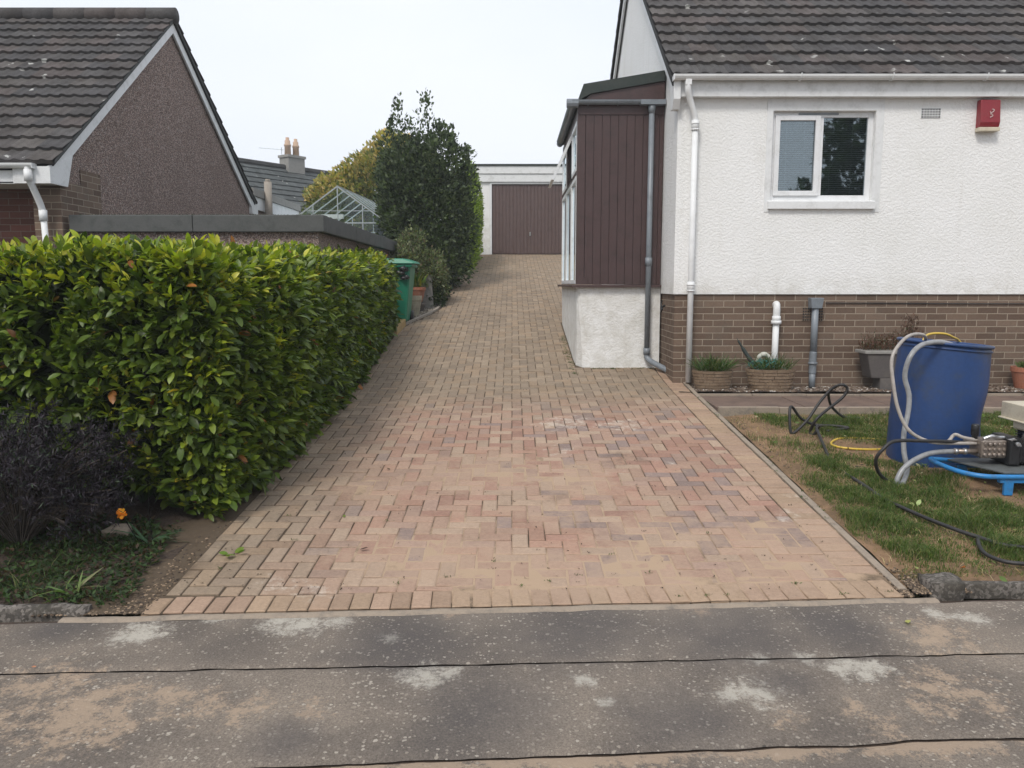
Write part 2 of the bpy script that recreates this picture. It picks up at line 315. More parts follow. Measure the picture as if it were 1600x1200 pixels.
def mk(name, V, F, mat, root=None, vc=None, msk=None, smooth=False, bevel=0, label=None):
    me = bpy.data.meshes.new(name)
    V = np.asarray(V, dtype=np.float64).reshape(-1, 3)
    loc = Vector((0, 0, 0)); p = root
    if root is not None: loc = root.matrix_world_loc if False else wloc(root)
    V = V - np.array(loc)
    if isinstance(F, np.ndarray):
        n, k = F.shape; me.vertices.add(len(V)); me.vertices.foreach_set('co', V.astype(np.float32).ravel())
        me.loops.add(n * k); me.loops.foreach_set('vertex_index', F.astype(np.int32).ravel())
        me.polygons.add(n); me.polygons.foreach_set('loop_start', np.arange(0, n * k, k, dtype=np.int32)); me.update(calc_edges=True); me.validate()
    else:
        me.from_pydata(V.tolist(), [], F); me.update()
    for nm, arr in (('Col', vc), ('Msk', msk)):
        if arr is not None:
            a = np.asarray(arr, dtype=np.float32).reshape(-1, 3); a = np.hstack([a, np.ones((len(a), 1), np.float32)])
            ca = me.color_attributes.new(nm, 'FLOAT_COLOR', 'POINT'); ca.data.foreach_set('color', a.ravel())
    me.materials.append(MATS[mat] if isinstance(mat, str) else mat)
    if smooth: me.polygons.foreach_set('use_smooth', np.ones(len(me.polygons), dtype=bool))
    o = bpy.data.objects.new(name, me); COL.objects.link(o)
    if root is not None: o.parent = root
    if bevel:
        m = o.modifiers.new('bevel', 'BEVEL'); m.width = bevel; m.segments = 2; m.limit_method = 'ANGLE'
    if smooth and not bevel: pass
    if label: o['label'] = label
    return o
def wloc(o):
    v = Vector(o.location)
    while o.parent is not None: o = o.parent; v = v + Vector(o.location)
    return v
def thing(name, label, cat, loc, group=None):
    o = bpy.data.objects.new(name, None); COL.objects.link(o); o.location = loc; o.empty_display_size = .2
    o['label'] = label; o['category'] = cat
    if group: o['group'] = group
    return o
def tag(o, label, cat, group=None, kind=None):
    if label: o['label'] = label
    if cat: o['category'] = cat
    if group: o['group'] = group
    if kind: o['kind'] = kind
    return o
def centre(o):          # move a single-mesh thing's origin to its own base
    me = o.data; n = len(me.vertices); a = np.empty(n * 3, np.float32); me.vertices.foreach_get('co', a); a = a.reshape(-1, 3)
    c = np.array([(a[:, 0].min() + a[:, 0].max()) / 2, (a[:, 1].min() + a[:, 1].max()) / 2, a[:, 2].min()])
    me.vertices.foreach_set('co', (a - c).astype(np.float32).ravel()); me.update(); o.location = Vector(c) + Vector(o.location); return o
def fbm(x, y, s, o=4, z=0.0):
    return mn.fractal(Vector((x * s, y * s, z)), 1.0, 2.0, o)      # about -1..1
def sm(a, b, x):
    t = max(0, min(1, (x - a) / (b - a))); return t * t * (3 - 2 * t)

# ---------------------------------------------------------------- terrain profile
def g(Y):
    if Y < 3.9: return 0.0
    if Y < 8.6: return .079 * (Y - 3.9)
    if Y < 9.8: t = (Y - 8.6); return .079 * (Y - 3.9) + .058 * t * t / 2.4
    if Y < 24.5: return .42 + .137 * (Y - 9.2)
    return .42 + .137 * 15.3 + .02 * min(Y - 24.5, 40)
def yedge(x): x_ = max(-4, min(4, x)); return 3.765 + .056 * x_ + .05 * (x - x_)
def yA(x): x_ = max(-4, min(4, x)); return 3.17 + .042 * x_ + .05 * (x - x_)
def yB(x): x_ = max(-4, min(4, x)); return 2.50 + .070 * x_ + .05 * (x - x_)
def yC(x): return yB(x) - 1.6
def struct(o): o['kind'] = 'structure'; return o

# ground sheet (one sheet to the horizon)
xs = sorted(set([-400, -150, -60, -30, -15, -8, -5, -3.2, -2.35, -2.2, -1.95, -1.8, 0, 2.02, 2.2, 3, 5, 8, 14, 30, 60, 150, 400]))
ys = sorted(set([-400, -150, -60, -20, -6, 0, 3.5, 3.9, 4.5, 5, 6, 7, 8, 8.6, 9.2, 9.8, 11, 13, 15, 17, 20, 24.5, 30, 40, 64, 150, 400]))
def terr(x, y):
    z = g(y)
    if x > 2.1 and y > 9.2: z = .42
    if x < -2.3 and y > 9: z = min(z, g(9) + .07 * (y - 9)) if x < -2.3 else z
    return z - .06
V = [(x, y, terr(x, y)) for y in ys for x in xs]; nx = len(xs)
F = [(j * nx + i, j * nx + i + 1, (j + 1) * nx + i + 1, (j + 1) * nx + i) for j in range(len(ys) - 1) for i in range(nx - 1)]
struct(mk('ground', V, F, 'far_ground'))

# masks in metres : sand, pale cement, dark damp
PALE = [(-1.27, 4.02, .18), (-1.0, 3.92, .2), (1.21, 6.12, .13), (.81, 5.92, .13), (1.85, 5.06, .17), (2.0, 5.4, .14), (.5, 7.4, .5), (1.0, 7.3, .45), (.4, 6.5, .25), (1.75, 4.95, .15)]
SANDY = [(.79, 4.7, .45), (-.25, 4.95, .5), (.25, 5.06, .45), (.6, 4.3, .6), (1.6, 4.6, .4), (-.3, 5.8, .6), (.5, 5.75, .4), (-.9, 5.6, .5), (1.5, 4.25, .5), (-.6, 4.4, .5), (0, 4.15, .5)]
DAMP = [(.9, 6.3, .35), (.3, 5.35, .25), (-.3, 7.6, .4), (.9, 9.2, .5), (.2, 8.4, .7), (1.2, 8.3, .6), (-.9, 15.5, .7), (.4, 8.0, .35), (-1.75, 5.5, .3), (-1.8, 4.2, .25), (-1.75, 7.5, .3), (-.2, 10.8, .9), (-.4, 13.5, 1.0)]
def blobs(L, x, y): return max([math.exp(-(((x - a) ** 2 + ((y - b) * 1.0) ** 2) / (r * r))) for a, b, r in L] + [0])
def pmask(x, y):
    n = fbm(x, y, .9, 3); s = .44 * blobs(SANDY, x, y) + .24 * sm(9, 6.5, y) * sm(-1.7, -.9, x) + .26 * n
    s += .14 * sm(.5, 1.9, x) * sm(6.5, 4.6, y) + .2 * sm(12, 17, y) * .6
    p = .62 * blobs(PALE, x, y); d = .55 * blobs(DAMP, x, y) + .25 * fbm(x, y, .7, 3, 4) + .18 * sm(-1.2, -1.8, x)
    return (max(0, min(1, s + .1)), max(0, p), max(0, d))
def xl(y): return -1.8 if y < 12.2 else (-1.8 + .5 * sm(12.2, 14.6, y) + .15 * sm(14.6, 24, y))
XR = 2.0
PX0, PX1, PY0, PY1 = .83, 1.88, 10.0, 13.0       # porch footprint
def bcol(x, y, border=False):
    k = random.uniform(.88, 1.1)
    if border: c = random.choice([(.36, .26, .19), (.37, .26, .20), (.34, .24, .18)])
    else:
        near = sm(9.0, 7.2, y) * sm(-1.7, -.7, x)
        red = random.choice([(.36, .225, .175), (.33, .20, .16), (.38, .26, .205), (.38, .28, .22), (.36, .24, .19), (.34, .235, .195)]) if random.random() < .86 + .1 * (x < .2) else (.26, .195, .18)
        tan = random.choice([(.30, .225, .165), (.275, .215, .165), (.305, .24, .185), (.26, .205, .16)])
        c = tuple(red[i] * near + tan[i] * (1 - near) for i in range(3))
    return (c[0] * k * .95, c[1] * k * .94, c[2] * k * .88)
def paving_block(mb, x0, x1, y0, y1, border=False, skew=None):
    cx, cy = (x0 + x1) / 2, (y0 + y1) / 2; lf = sm(-.7, -1.5, cx) * sm(9, 7, cy); gp = .0026 + random.uniform(0, .0016) + .0022 * lf; bv = .007; ox, oy = random.uniform(-.0018, .0018), random.uniform(-.0018, .0018); x0 += ox; x1 += ox; y0 += oy; y1 += oy
    x0 += gp; x1 -= gp; y0 += gp; y1 -= gp
    if x1 - x0 < .015 or y1 - y0 < .015: return
    dz = random.uniform(-.0028, .0022); tx = random.uniform(-.014, .014); ty = random.uniform(-.014, .014)
    sk = skew or (lambda x, y: (x, y))
    rings = []
    for ins, dn in ((bv, 0), (0, -.004), (0, -.035)):
        for (x, y) in ((x0 + ins, y0 + ins), (x1 - ins, y0 + ins), (x1 - ins, y1 - ins), (x0 + ins, y1 - ins)):
            X, Y = sk(x, y); rings.append((X, Y, g(Y) + dn + dz + tx * (x - cx) + ty * (y - cy)))
    fs = [(0, 1, 2, 3)]
    for r in (0, 4):
        for k in range(4): fs.append((r + k, r + 4 + k, r + 4 + (k + 1) % 4, r + (k + 1) % 4))
    mb.add(rings, fs, bcol(cx, cy, border), [pmask(v[0], v[1]) for v in rings])
mb = MB()
for i in range(-20, 22):
    for j in range(34, 250):
        c = (i - j) % 4
        if c == 0: bx = (i * .1, i * .1 + .2, j * .1, j * .1 + .1)
        elif c == 3: bx = (i * .1, i * .1 + .1, j * .1, j * .1 + .2)
        else: continue
        x0, x1, y0, y1 = bx; cy = (y0 + y1) / 2
        x0 = max(x0, xl(cy) + .02); x1 = min(x1, XR - .205)
        if x1 - x0 < .03: continue
        y0 = max(y0, yedge((x0 + x1) / 2) + .205); y1 = min(y1, 24.0)
        if y1 - y0 < .03: continue
        if y1 > PY0 and x1 > PX0 - .03 and y0 < PY1:
            if y0 < PY0: y1 = min(y1, PY0)
            else: x1 = min(x1, PX0 - .03)
            if x1 - x0 < .03 or y1 - y0 < .03: continue
        paving_block(mb, x0, x1, y0, y1)
y = 3.75 + .2
while y < 10.0:                                   # header course along the right edge
    if y > yedge(1.9) + .2: paving_block(mb, XR - .2, XR, y, y + .1, True)
    y += .1
x = -1.8
while x < XR:                                     # soldier course along the pavement
    paving_block(mb, x, x + .1, 0, .2, True, lambda a, b_: (a - .056 * b_, yedge(a) + b_)); x += .1
struct(mb.build('driveway', 'paving_block'))
# bedding / jointing sand under the blocks
mb = MB(); NX = 150; NYs = list(np.arange(3.55, 9.5, .035)) + list(np.arange(9.5, 24.6, .15))
V = []; M = []
for y in NYs:
    for i in range(NX + 1):
        x = -2.15 + (2.04 + 2.15) * i / NX; m = pmask(x, y)
        yy = max(y, yedge(x) + .002)
        e = -.0095 + .0076 * sm(.3, .9, m[0] + .35 * fbm(x, y, 3.0, 4, 7)) + .002 * fbm(x, y, 9, 2)
        if y < xl(y): pass
        if x < xl(y) + .02: e = -.004 + .02 * (fbm(x, y, 2.2, 4, 3) * .5 + .3) * sm(xl(y) + .02, xl(y) - .25, x)
        V.append((x, yy, g(yy) + e)); M.append((m[0] if x > xl(y) else m[0] * .3, 0, m[2]))
n = NX + 1
F = [(j * n + i, j * n + i + 1, (j + 1) * n + i + 1, (j + 1) * n + i) for j in range(len(NYs) - 1) for i in range(NX)]
struct(mk('joint_sand', V, F, 'joint_sand', msk=M, smooth=True))
# concrete edging along the right of the drive and flush strip in front
mb = MB(); y = 3.95
while y < 9.9:
    L = .91; y2 = min(y + L, 9.9); o = random.uniform(-.004, .004)
    mb.prism([(XR + .006 + o, y + .004, g(y) - .1), (XR + .052 + o, y + .004, g(y) - .1), (XR + .052 + o, y + .004, g(y) + .003), (XR + .046 + o, y + .004, g(y) + .006), (XR + .012 + o, y + .004, g(y) + .006), (XR + .006 + o, y + .004, g(y) + .003)],
             (0, y2 - y - .008, g(y2) - g(y))); y += L
struct(mb.build('edging_kerb', 'concrete_sand'))
mb = MB()
def strip(name, f0, f1, mat, x0, x1, dx, dy_n, zf, maskf, seam=.0035):
    xs_ = np.arange(x0, x1 + dx / 2, dx); V = []; M = []
    for j in range(dy_n + 1):
        for x in xs_:
            a, b_ = f0(x), f1(x); wa = .011 * fbm(x, 0, 3.5, 4, f0(0)); wb = .011 * fbm(x, 0, 3.5, 4, f1(0)); a += wa + seam * (.8 + 1.3 * fbm(x, 0, 9, 3, f0(0) + 5)); b_ += wb - seam * (.8 + 1.3 * fbm(x, 0, 9, 3, f1(0) + 9))
            y = a + (b_ - a) * j / dy_n; rim = min(j, dy_n - j); V.append((x, y, zf(x, y) + (-.008 if rim == 0 else 0))); M.append(maskf(x, y))
    n = len(xs_); F = [(j * n + i, j * n + i + 1, (j + 1) * n + i + 1, (j + 1) * n + i) for j in range(dy_n) for i in range(n - 1)]
    return struct(mk(name, V, F, mat, msk=M, smooth=True))
ASAND = [(-1.6, 2.75, .35), (1.7, 2.95, .35), (1.9, 3.4, .3), (-1.15, 2.82, .16), (-1.3, 2.88, .13), (-1.0, 2.78, .17), (-.75, 2.8, .12), (-1.5, 2.65, .22), (1.02, 2.72, .1), (1.29, 2.8, .13), (1.57, 2.8, .16), (1.35, 2.7, .14), (-1.9, 3.0, .3), (-1.9, 2.7, .3), (-.3, 3.7, .1), (.9, 3.72, .12)]
APALE = [(-.36, 3.06, .17), (.95, 2.92, .16), (1.42, 3.12, .18), (-1.0, 3.55, .22), (-.39, 3.07, .12), (-.25, 3.09, .08), (.28, 3.02, .08), (.84, 2.9, .1), (.92, 2.93, .07), (1.5, 3.14, .13), (1.35, 3.13, .1), (2.19, 3.62, .12), (2.05, 3.66, .1), (-1.1, 3.6, .16), (-.85, 3.58, .13), (-1.4, 3.64, .12), (1.05, 3.2, .08), (1.25, 3.21, .08), (.35, 2.85, .06), (-1.7, 3.45, .2), (-.55, 3.4, .08)]
ADARK = [(.3, 3.45, .5), (1.0, 3.45, .5), (-.5, 3.4, .45), (-.1, 2.8, .4), (.6, 2.75, .35), (1.1, 3.0, .2), (-.8, 2.6, .2), (-2.1, 3.5, .25), (1.5, 3.5, .3)]
def amask(x, y):
    return (.6 * blobs(ASAND, x, y * 1.0) + .10 + .12 * fbm(x, y, 1.1, 3), .78 * blobs(APALE, x, y) , .75 * blobs(ADARK, x, y))
def asnd2(x, y):
    t = yB(x) - y; return (.66 * sm(.16, .02, t) + .15 + .15 * fbm(x, y, 3, 3), 0, .2)
za = lambda x, y: .002 * fbm(x, y, 1.5, 3)
strip('pavement', yA, lambda x: yedge(x) - .07, 'asphalt', -4, 4, .025, 24, za, amask)
strip('pavement', yB, yA, 'asphalt', -4, 4, .025, 26, lambda x, y: za(x, y) - .003, amask)
strip('pavement', yC, yB, 'asphalt', -4, 4, .025, 40, lambda x, y: za(x, y) - .008, asnd2)
strip('pavement_bed', yC, lambda x: yedge(x) - .01, 'soil', -4, 4, .5, 2, lambda x, y: -.018, lambda x, y: (0, 0, 0), .0)
for sgn in (-1, 1):
    q = (4.0, 60.0) if sgn > 0 else (-60.0, -4.0)
    strip('pavement', yC, lambda x: yedge(x) - .07, 'asphalt', q[0], q[1], 4.0, 4, lambda x, y: -.004, lambda x, y: (.1, 0, .3))
strip('road', lambda x: -7.0, lambda x: yC(x) - .15, 'asphalt', -60, 60, 4, 4, lambda x, y: -.05, lambda x, y: (0, 0, .6))
strip('road_kerb', lambda x: yC(x) - .15, yC, 'concrete', -60, 60, 4, 2, lambda x, y: 0.0, lambda x, y: (0, 0, 0))
strip('concrete_strip', lambda x: yedge(x) - .07, yedge, 'concrete_sand', -2.15, 2.15, .05, 4, lambda x, y: -.003 + .003 * fbm(x, y, 4, 3), lambda x, y: (0, 0, 0), .001)

# ---------------------------------------------------------------- lawn, path, gravel
def lawn_h(x, y): return g(min(y, 7.6)) + .02 + .018 * fbm(x, y, 1.3, 4) - .02 * sm(2.3, 2.06, x)
V = []; xs = list(np.arange(2.06, 6.5, .06)) + [7, 9, 12, 20]; ys = [3.75] + list(np.arange(4.0, 7.72, .06))
for y in ys:
    for x in xs: yy = max(y, yedge(x) + .1); V.append((x, yy, lawn_h(x, yy)))
n = len(xs); F = [(j * n + i, j * n + i + 1, (j + 1) * n + i + 1, (j + 1) * n + i) for j in range(len(ys) - 1) for i in range(n - 1)]
struct(mk('lawn_soil', V, F, 'lawn_earth', smooth=True))
def grass_density(x, y):
    # bare strip from the top-left of the lawn curving down to the right
    n = fbm(x, y, 2.2, 4, 2)
    line = 7.3 - (x - 2.15) * 1.35          # centre of the bare band
    d = abs(y - line + .1) ; bare = sm(.75, .35, d) if x < 3.7 else sm(.75, .4, abs(y - 5.25)) * .8
    den = 1 - bare * (.93 if y > 5.0 else .45)
    if y > 6.9 and x < 2.9: den = min(den, .28)
    if y < yedge(x) + .33: den *= .6
    if x < 2.14: den *= .4
    if y > 5.6 and x < 2.35: den *= .12
    return max(0.0, min(1, (den + n * .8 + .05) * (1 - .6 * sm(.35, .6, fbm(x, y, 1.3, 3, 11)))))
def blades(name, pts, hmin, hmax, wd, cols, mat, lean=.5, root=None):
    n = len(pts); P = np.array(pts); a = RNG.uniform(0, 2 * np.pi, n); h = RNG.uniform(hmin, hmax, n)
    if P.shape[1] > 3: h = h * P[:, 3]; P = P[:, :3]
    dx, dy = np.cos(a), np.sin(a); ln = RNG.uniform(.1, lean, n) * h * 1.3; b_ = RNG.uniform(0, 2 * np.pi, n)
    w_ = wd * RNG.uniform(.6, 1.2, n)
    V = np.zeros((n, 5, 3)); 
    V[:, 0] = P + np.stack([-dy * w_, dx * w_, 0 * h], 1); V[:, 1] = P + np.stack([dy * w_, -dx * w_, 0 * h], 1)
    m = P + np.stack([np.cos(b_) * ln * .3, np.sin(b_) * ln * .3, h * .6], 1)
    V[:, 2] = m + np.stack([dy * w_ * .8, -dx * w_ * .8, 0 * h], 1); V[:, 3] = m + np.stack([-dy * w_ * .8, dx * w_ * .8, 0 * h], 1)
    V[:, 4] = P + np.stack([np.cos(b_) * ln, np.sin(b_) * ln, h * (1 - RNG.uniform(0, .3, n))], 1)
    base = np.arange(n)[:, None] * 5
    F = np.concatenate([base + np.array([[0, 1, 2]]), base + np.array([[0, 2, 3]]), base + np.array([[3, 2, 4]])]).reshape(-1, 3)
    c = np.array(cols)[RNG.integers(0, len(cols), n)] * RNG.uniform(.6, 1.3, (n, 1)); C = np.repeat(c[:, None, :], 5, 1)
    return mk(name, V.reshape(-1, 3), F, mat, root, vc=C.reshape(-1, 3))
pts = []
while len(pts) < 125000:
    x = random.uniform(2.07, 5.6); y = random.uniform(3.9, 7.65)
    if y < yedge(x) + .15 or x / y > .72: continue
    if random.random() < grass_density(x, y) * (1.0 if y < 5.5 else .75): pts.append((x, y, lawn_h(x, y) - .004, max(.35, .75 + 1.3 * fbm(x, y, 4, 3, 5))))
tag(blades('grass', pts, .018, .070, .0020, [(.07, .125, .022), (.09, .155, .03), (.055, .10, .02), (.13, .17, .045), (.20, .18, .08)], 'leaf_soft', .9), 'patchy green lawn grass growing beside the driveway', None, None, 'stuff')
pts = []
while len(pts) < 3600:
    x = random.uniform(2.07, 5.6); y = random.uniform(3.9, 7.65)
    if y < yedge(x) + .1 or x / y > .72: continue
    pts.append((x, y, lawn_h(x, y), 1))
tag(blades('dry_grass', pts, .01, .05, .0018, [(.42, .32, .17), (.30, .22, .12), (.48, .40, .24)], 'leaf_soft', 2.0), 'straw and dry grass strewn over bare lawn earth', None, None, 'stuff')
mb = MB()
for k in range(8):                                # brown path of slabs
    x0 = 2.06 + k * .9; mb.box(x0 + .005, x0 + .895, 7.86, 8.68, g(8.2) - .06, g(8.2) + .008 + random.uniform(-.003, .003))
struct(mb.build('garden_path', 'path_brown', bevel=.004))
mb = MB()
for k in range(10): mb.box(2.06 + k * .6, 2.655 + k * .6, 7.79, 7.855, .2, g(8.2) + .02 + random.uniform(-.004, .004))
for k in range(10): mb.box(2.06 + k * .6, 2.655 + k * .6, 8.69, 8.735, .2, g(8.2) + .03 + random.uniform(-.004, .004))
struct(mb.build('path_edging', 'concrete_sand', bevel=.004))
V = [(x, y, .385 + .012 * fbm(x, y, 3, 3)) for y in (8.74, 8.85, 8.97, 9.08, 9.2) for x in np.arange(1.86, 9, .1)]; n = len(V) // 5
struct(mk('gravel_bed', V, [(j * n + i, j * n + i + 1, (j + 1) * n + i + 1, (j + 1) * n + i) for j in range(4) for i in range(n - 1)], 'soil', smooth=True))
mb = MB()
for i in range(3300):
    x = random.uniform(2.06, 6.3); y = random.uniform(8.75, 9.19); c = random.choice([(.13, .09, .065), (.18, .14, .11), (.10, .07, .05), (.26, .22, .18), (.45, .42, .38)] if random.random() < .5 else [(.14, .10, .07), (.09, .06, .045)])
    mb.rock((x, y, .39 + .012 * fbm(x, y, 3, 3)), random.uniform(.007, .019), c)
tag(mb.build('gravel', 'gravel_stone'), 'loose brown gravel along the foot of the brick wall', None, None, 'stuff')

# kerb stones beside the drive mouth
def rough_block(name, x0, x1, y0, y1, z0, z1, mat, rr=.012):
    nx_, ny_, nz_ = max(2, int((x1 - x0) / .03)), max(2, int((y1 - y0) / .03)), max(2, int((z1 - z0) / .03)); mb = MB()
    def q(x, y, z):
        s_ = Vector((x * 14, y * 14, z * 14)); e = min((x - x0), (x1 - x), (y - y0), (y1 - y)); d = mn.noise_vector(s_) * rr
        return (x + d.x, y + d.y, z + d.z * .8 - (rr * .7 if (z > z1 - .001 and e < .01) else 0))
    import itertools
    vid = {}
    def vv(i, j, k):
        if (i, j, k) not in vid:
            vid[(i, j, k)] = mb.n; mb.add([q(x0 + (x1 - x0) * i / nx_, y0 + (y1 - y0) * j / ny_, z0 + (z1 - z0) * k / nz_)], [])
        return vid[(i, j, k)]
    F = []
    for i in range(nx_):
        for j in range(ny_):
            F.append((vv(i, j, nz_), vv(i + 1, j, nz_), vv(i + 1, j + 1, nz_), vv(i, j + 1, nz_)))
        for k in range(nz_):
            F.append((vv(i, 0, k), vv(i + 1, 0, k), vv(i + 1, 0, k + 1), vv(i, 0, k + 1))); F.append((vv(i + 1, ny_, k), vv(i, ny_, k), vv(i, ny_, k + 1), vv(i + 1, ny_, k + 1)))
    for j in range(ny_):
        for k in range(nz_):
            F.append((vv(0, j + 1, k), vv(0, j, k), vv(0, j, k + 1), vv(0, j + 1, k + 1))); F.append((vv(nx_, j, k), vv(nx_, j + 1, k), vv(nx_, j + 1, k + 1), vv(nx_, j, k + 1)))
    mb.f = F; return centre(mb.build(name, mat, smooth=True))
tag(rough_block('kerb_stone', 2.14, 2.31, 3.875, 4.03, -.04, .078, 'kerb_stone', .016), 'broken mossy concrete kerb stub at right corner of driveway', 'kerb stone')
tag(rough_block('kerb_stone', 2.32, 5.4, 3.94, 3.99, -.04, .042, 'kerb_stone', .006), 'long low concrete kerb running along the front of the lawn', 'kerb')
tag(rough_block('kerb_stone', -2.55, -2.06, 3.65, 3.72, -.04, .035, 'kerb_stone', .014), 'rough grey kerb stone edging the flower bed, nearer the driveway', 'kerb stone')
tag(rough_block('kerb_stone', -5.2, -2.57, 3.60, 3.67, -.04, .035, 'kerb_stone', .014), 'rough grey kerb running off the left edge below the dark shrub', 'kerb stone')

# ---------------------------------------------------------------- roofs
def tiles(mb, O, E, S, L, gauge=.33, tw=.3, amp=.017, rolls=2, cols=None, skip=None):
    O = Vector(O); E = Vector(E).normalized(); S = Vector(S); M = S.length; S = S.normalized(); N = E.cross(S).normalized()
    if N.z < 0: N = -N
    nc = int(M / gauge + .5); gauge = M / nc; nt_ = int(L / tw + .5); tw = L / nt_; K = 10
    for c in range(nc):
        for t in range(nt_):
            j = random.uniform(-.004, .004); k = random.uniform(.75, 1.2); k = .5 + k * .5; col = random.choice(cols); col = tuple(v * k for v in col)
            tilt = random.uniform(-.003, .003); vs_ = []
            for row, (s_, h_) in enumerate(((c * gauge - .004 + j, -.006), (c * gauge - .002 + j, .042), ((c + 1) * gauge + .01, .006))):
                for q in range(K + 1):
                    a = q / K * rolls; fr = a - math.floor(a); wv = amp * max(0, math.sin(math.pi * min(1, fr / .55))) if q < K or rolls * 1.0 != a else 0
                    hh = h_ + (wv if row > 0 else wv * .6) + tilt * (q / K - .5)
                    vs_.append(tuple(O + E * (t * tw + tw * q / K) + S * s_ + N * hh))
            fs = [(r * (K + 1) + q, r * (K + 1) + q + 1, (r + 1) * (K + 1) + q + 1, (r + 1) * (K + 1) + q) for r in range(2) for q in range(K)]
            mb.add(vs_, fs, col)
TC = [(.098, .090, .087), (.085, .080, .079), (.108, .099, .094), (.092, .088, .087), (.108, .094, .090), (.08, .077, .078)]

# ---------------------------------------------------------------- right house
H = thing('white_house', 'white rendered bungalow with brown brick base and grey tiled roof', 'house', (4, 9.2, .42))
HX0, HX1, HY0, HYB = 1.86, 13.5, 9.2, 16.6
ZB, ZE = 1.46, 3.78
WX0, WX1, WZ0, WZ1 = 2.93, 4.08, 2.52, 3.50
ZT = 3.66
apex_y = 12.9; roof_s = (5.40 - 3.88) / (11.33 - 9.29)
def rz(y): return 3.80 + roof_s * (y - 9.12) if y <= apex_y else 3.80 + roof_s * (apex_y - 9.12) - roof_s * (y - apex_y)
wall = MB()
# front wall round the window, reveals, gable side
for (a, b_, c, d) in ((HX0, WX0, ZB, ZT), (WX1, HX1, ZB, ZT), (WX0, WX1, ZB, WZ0), (WX0, WX1, WZ1, ZT)):
    wall.add([(a, HY0, c), (b_, HY0, c), (b_, HY0, d), (a, HY0, d)], [(0, 1, 2, 3)])
RD = .11
wall.add([(WX0, HY0, WZ0), (WX0, HY0 + RD, WZ0), (WX0, HY0 + RD, WZ1), (WX0, HY0, WZ1)], [(0, 1, 2, 3)])
wall.add([(WX1, HY0, WZ0), (WX1, HY0 + RD, WZ0), (WX1, HY0 + RD, WZ1), (WX1, HY0, WZ1)], [(3, 2, 1, 0)])
wall.add([(WX0, HY0, WZ1), (WX1, HY0, WZ1), (WX1, HY0 + RD, WZ1), (WX0, HY0 + RD, WZ1)], [(0, 1, 2, 3)])
wall.add([(WX0, HY0, WZ0), (WX1, HY0, WZ0), (WX1, HY0 + RD, WZ0), (WX0, HY0 + RD, WZ0)], [(3, 2, 1, 0)])
wall.add([(HX0, HY0, ZB), (HX0, HY0, ZT + .1), (HX0, apex_y, rz(apex_y) - .05), (HX0, HYB, rz(HYB) - .05), (HX0, HYB, ZB)], [(0, 1, 2, 3, 4)])
wall.add([(HX0, HYB, ZB), (HX1, HYB, ZB), (HX1, HYB, rz(HYB)), (HX0, HYB, rz(HYB))], [(0, 1, 2, 3)])
wall.add([(HX1, HY0, ZB), (HX1, HY0, ZT), (HX1, apex_y, rz(apex_y) - .05), (HX1, HYB, rz(HYB)), (HX1, HYB, ZB)], [(0, 1, 2, 3, 4)])
wall.add([(HX0, HY0, ZB), (HX1, HY0, ZB), (HX1, HY0 + .1, ZB), (HX0, HY0 + .1, ZB)], [(3, 2, 1, 0)])
wall.build('wall', 'render_white', H)
pl = MB(); pl.box(HX0 + .02, HX1 - .02, HY0 + .02, HYB - .02, 0, ZB - .004)
pl.build('brick_plinth', 'brick_brown', H)
band = MB()
band.box(WX1 + .003, WX1 + .09, HY0 - .006, HY0 + .02, WZ0 - .13, WZ1 + .10); band.box(WX0 - .07, WX0 - .003, HY0 - .006, HY0 + .02, WZ0 - .13, WZ1 + .10)
band.box(WX0 - .07, WX1 + .09, HY0 - .0065, HY0 + .02, WZ1 + .003, WZ1 + .155); band.build('window_surround', 'white_paint', H)
ff = MB()     # fascia + soffit
ff.box(1.80, HX1, 9.10, 9.125, 3.635, 3.80); ff.box(1.80, HX1, 9.125, 9.199, 3.635, 3.655); ff.build('fascia', 'white_paint', H)
bx = MB(); bx.prism([(1.78, 9.06, 3.60), (1.78, 9.12, 3.50), (1.78, 9.22, 3.50), (1.78, 9.30, 3.88), (1.78, 9.06, 3.80)], (.075, 0, 0)); bx.build('eaves_box', 'white_paint', H)
def half_gutter(mb, a, b_, r=.055, seg=8, up=Vector((0, 0, 1))):
    a = Vector(a); b_ = Vector(b_); d = (b_ - a).normalized(); s_ = d.cross(up).normalized(); P = []
    for p in (a, b_):
        for rr in (r, r - .006):
            for k in range(seg + 1):
                t = math.pi * k / seg; P.append(tuple(p + s_ * math.cos(t) * rr - up * math.sin(t) * rr))
    n = seg + 1; fs = []
    for k in range(seg):
        fs.append((k, k + 1, 2 * n + k + 1, 2 * n + k)); fs.append((n + k + 1, n + k, 3 * n + k, 3 * n + k + 1))
        fs.append((k + 1, k, n + k, n + k + 1)); fs.append((2 * n + k, 2 * n + k + 1, 3 * n + k + 1, 3 * n + k))
    fs += [(0, 2 * n, 3 * n, n), (seg, n + seg, 3 * n + seg, 2 * n + seg)]
    mb.add(P, fs); return mb
gt = MB(); half_gutter(gt, (1.77, 9.035, 3.845), (HX1, 9.035, 3.845), .056); gt.box(1.765, 1.772, 8.98, 9.09, 3.787, 3.848)
for xx in (3.33, 5.6, 8.2): gt.box(xx, xx + .09, 8.974, 9.1, 3.785, 3.852) if xx > 9 else None
gt.build('gutter', 'pipe_white', H)
for xx in (3.15, 4.15, 5.18, 6.2, 7.2, 8.2):
    b_ = MB(); P = [(xx, 9.035 + .062 * math.cos(t), 3.845 - .062 * math.sin(t)) for t in np.linspace(-.15, math.pi + .15, 9)]; b_.tube(P, .006, 5); b_.build('gutter_bracket', 'pipe_white', H, smooth=True)
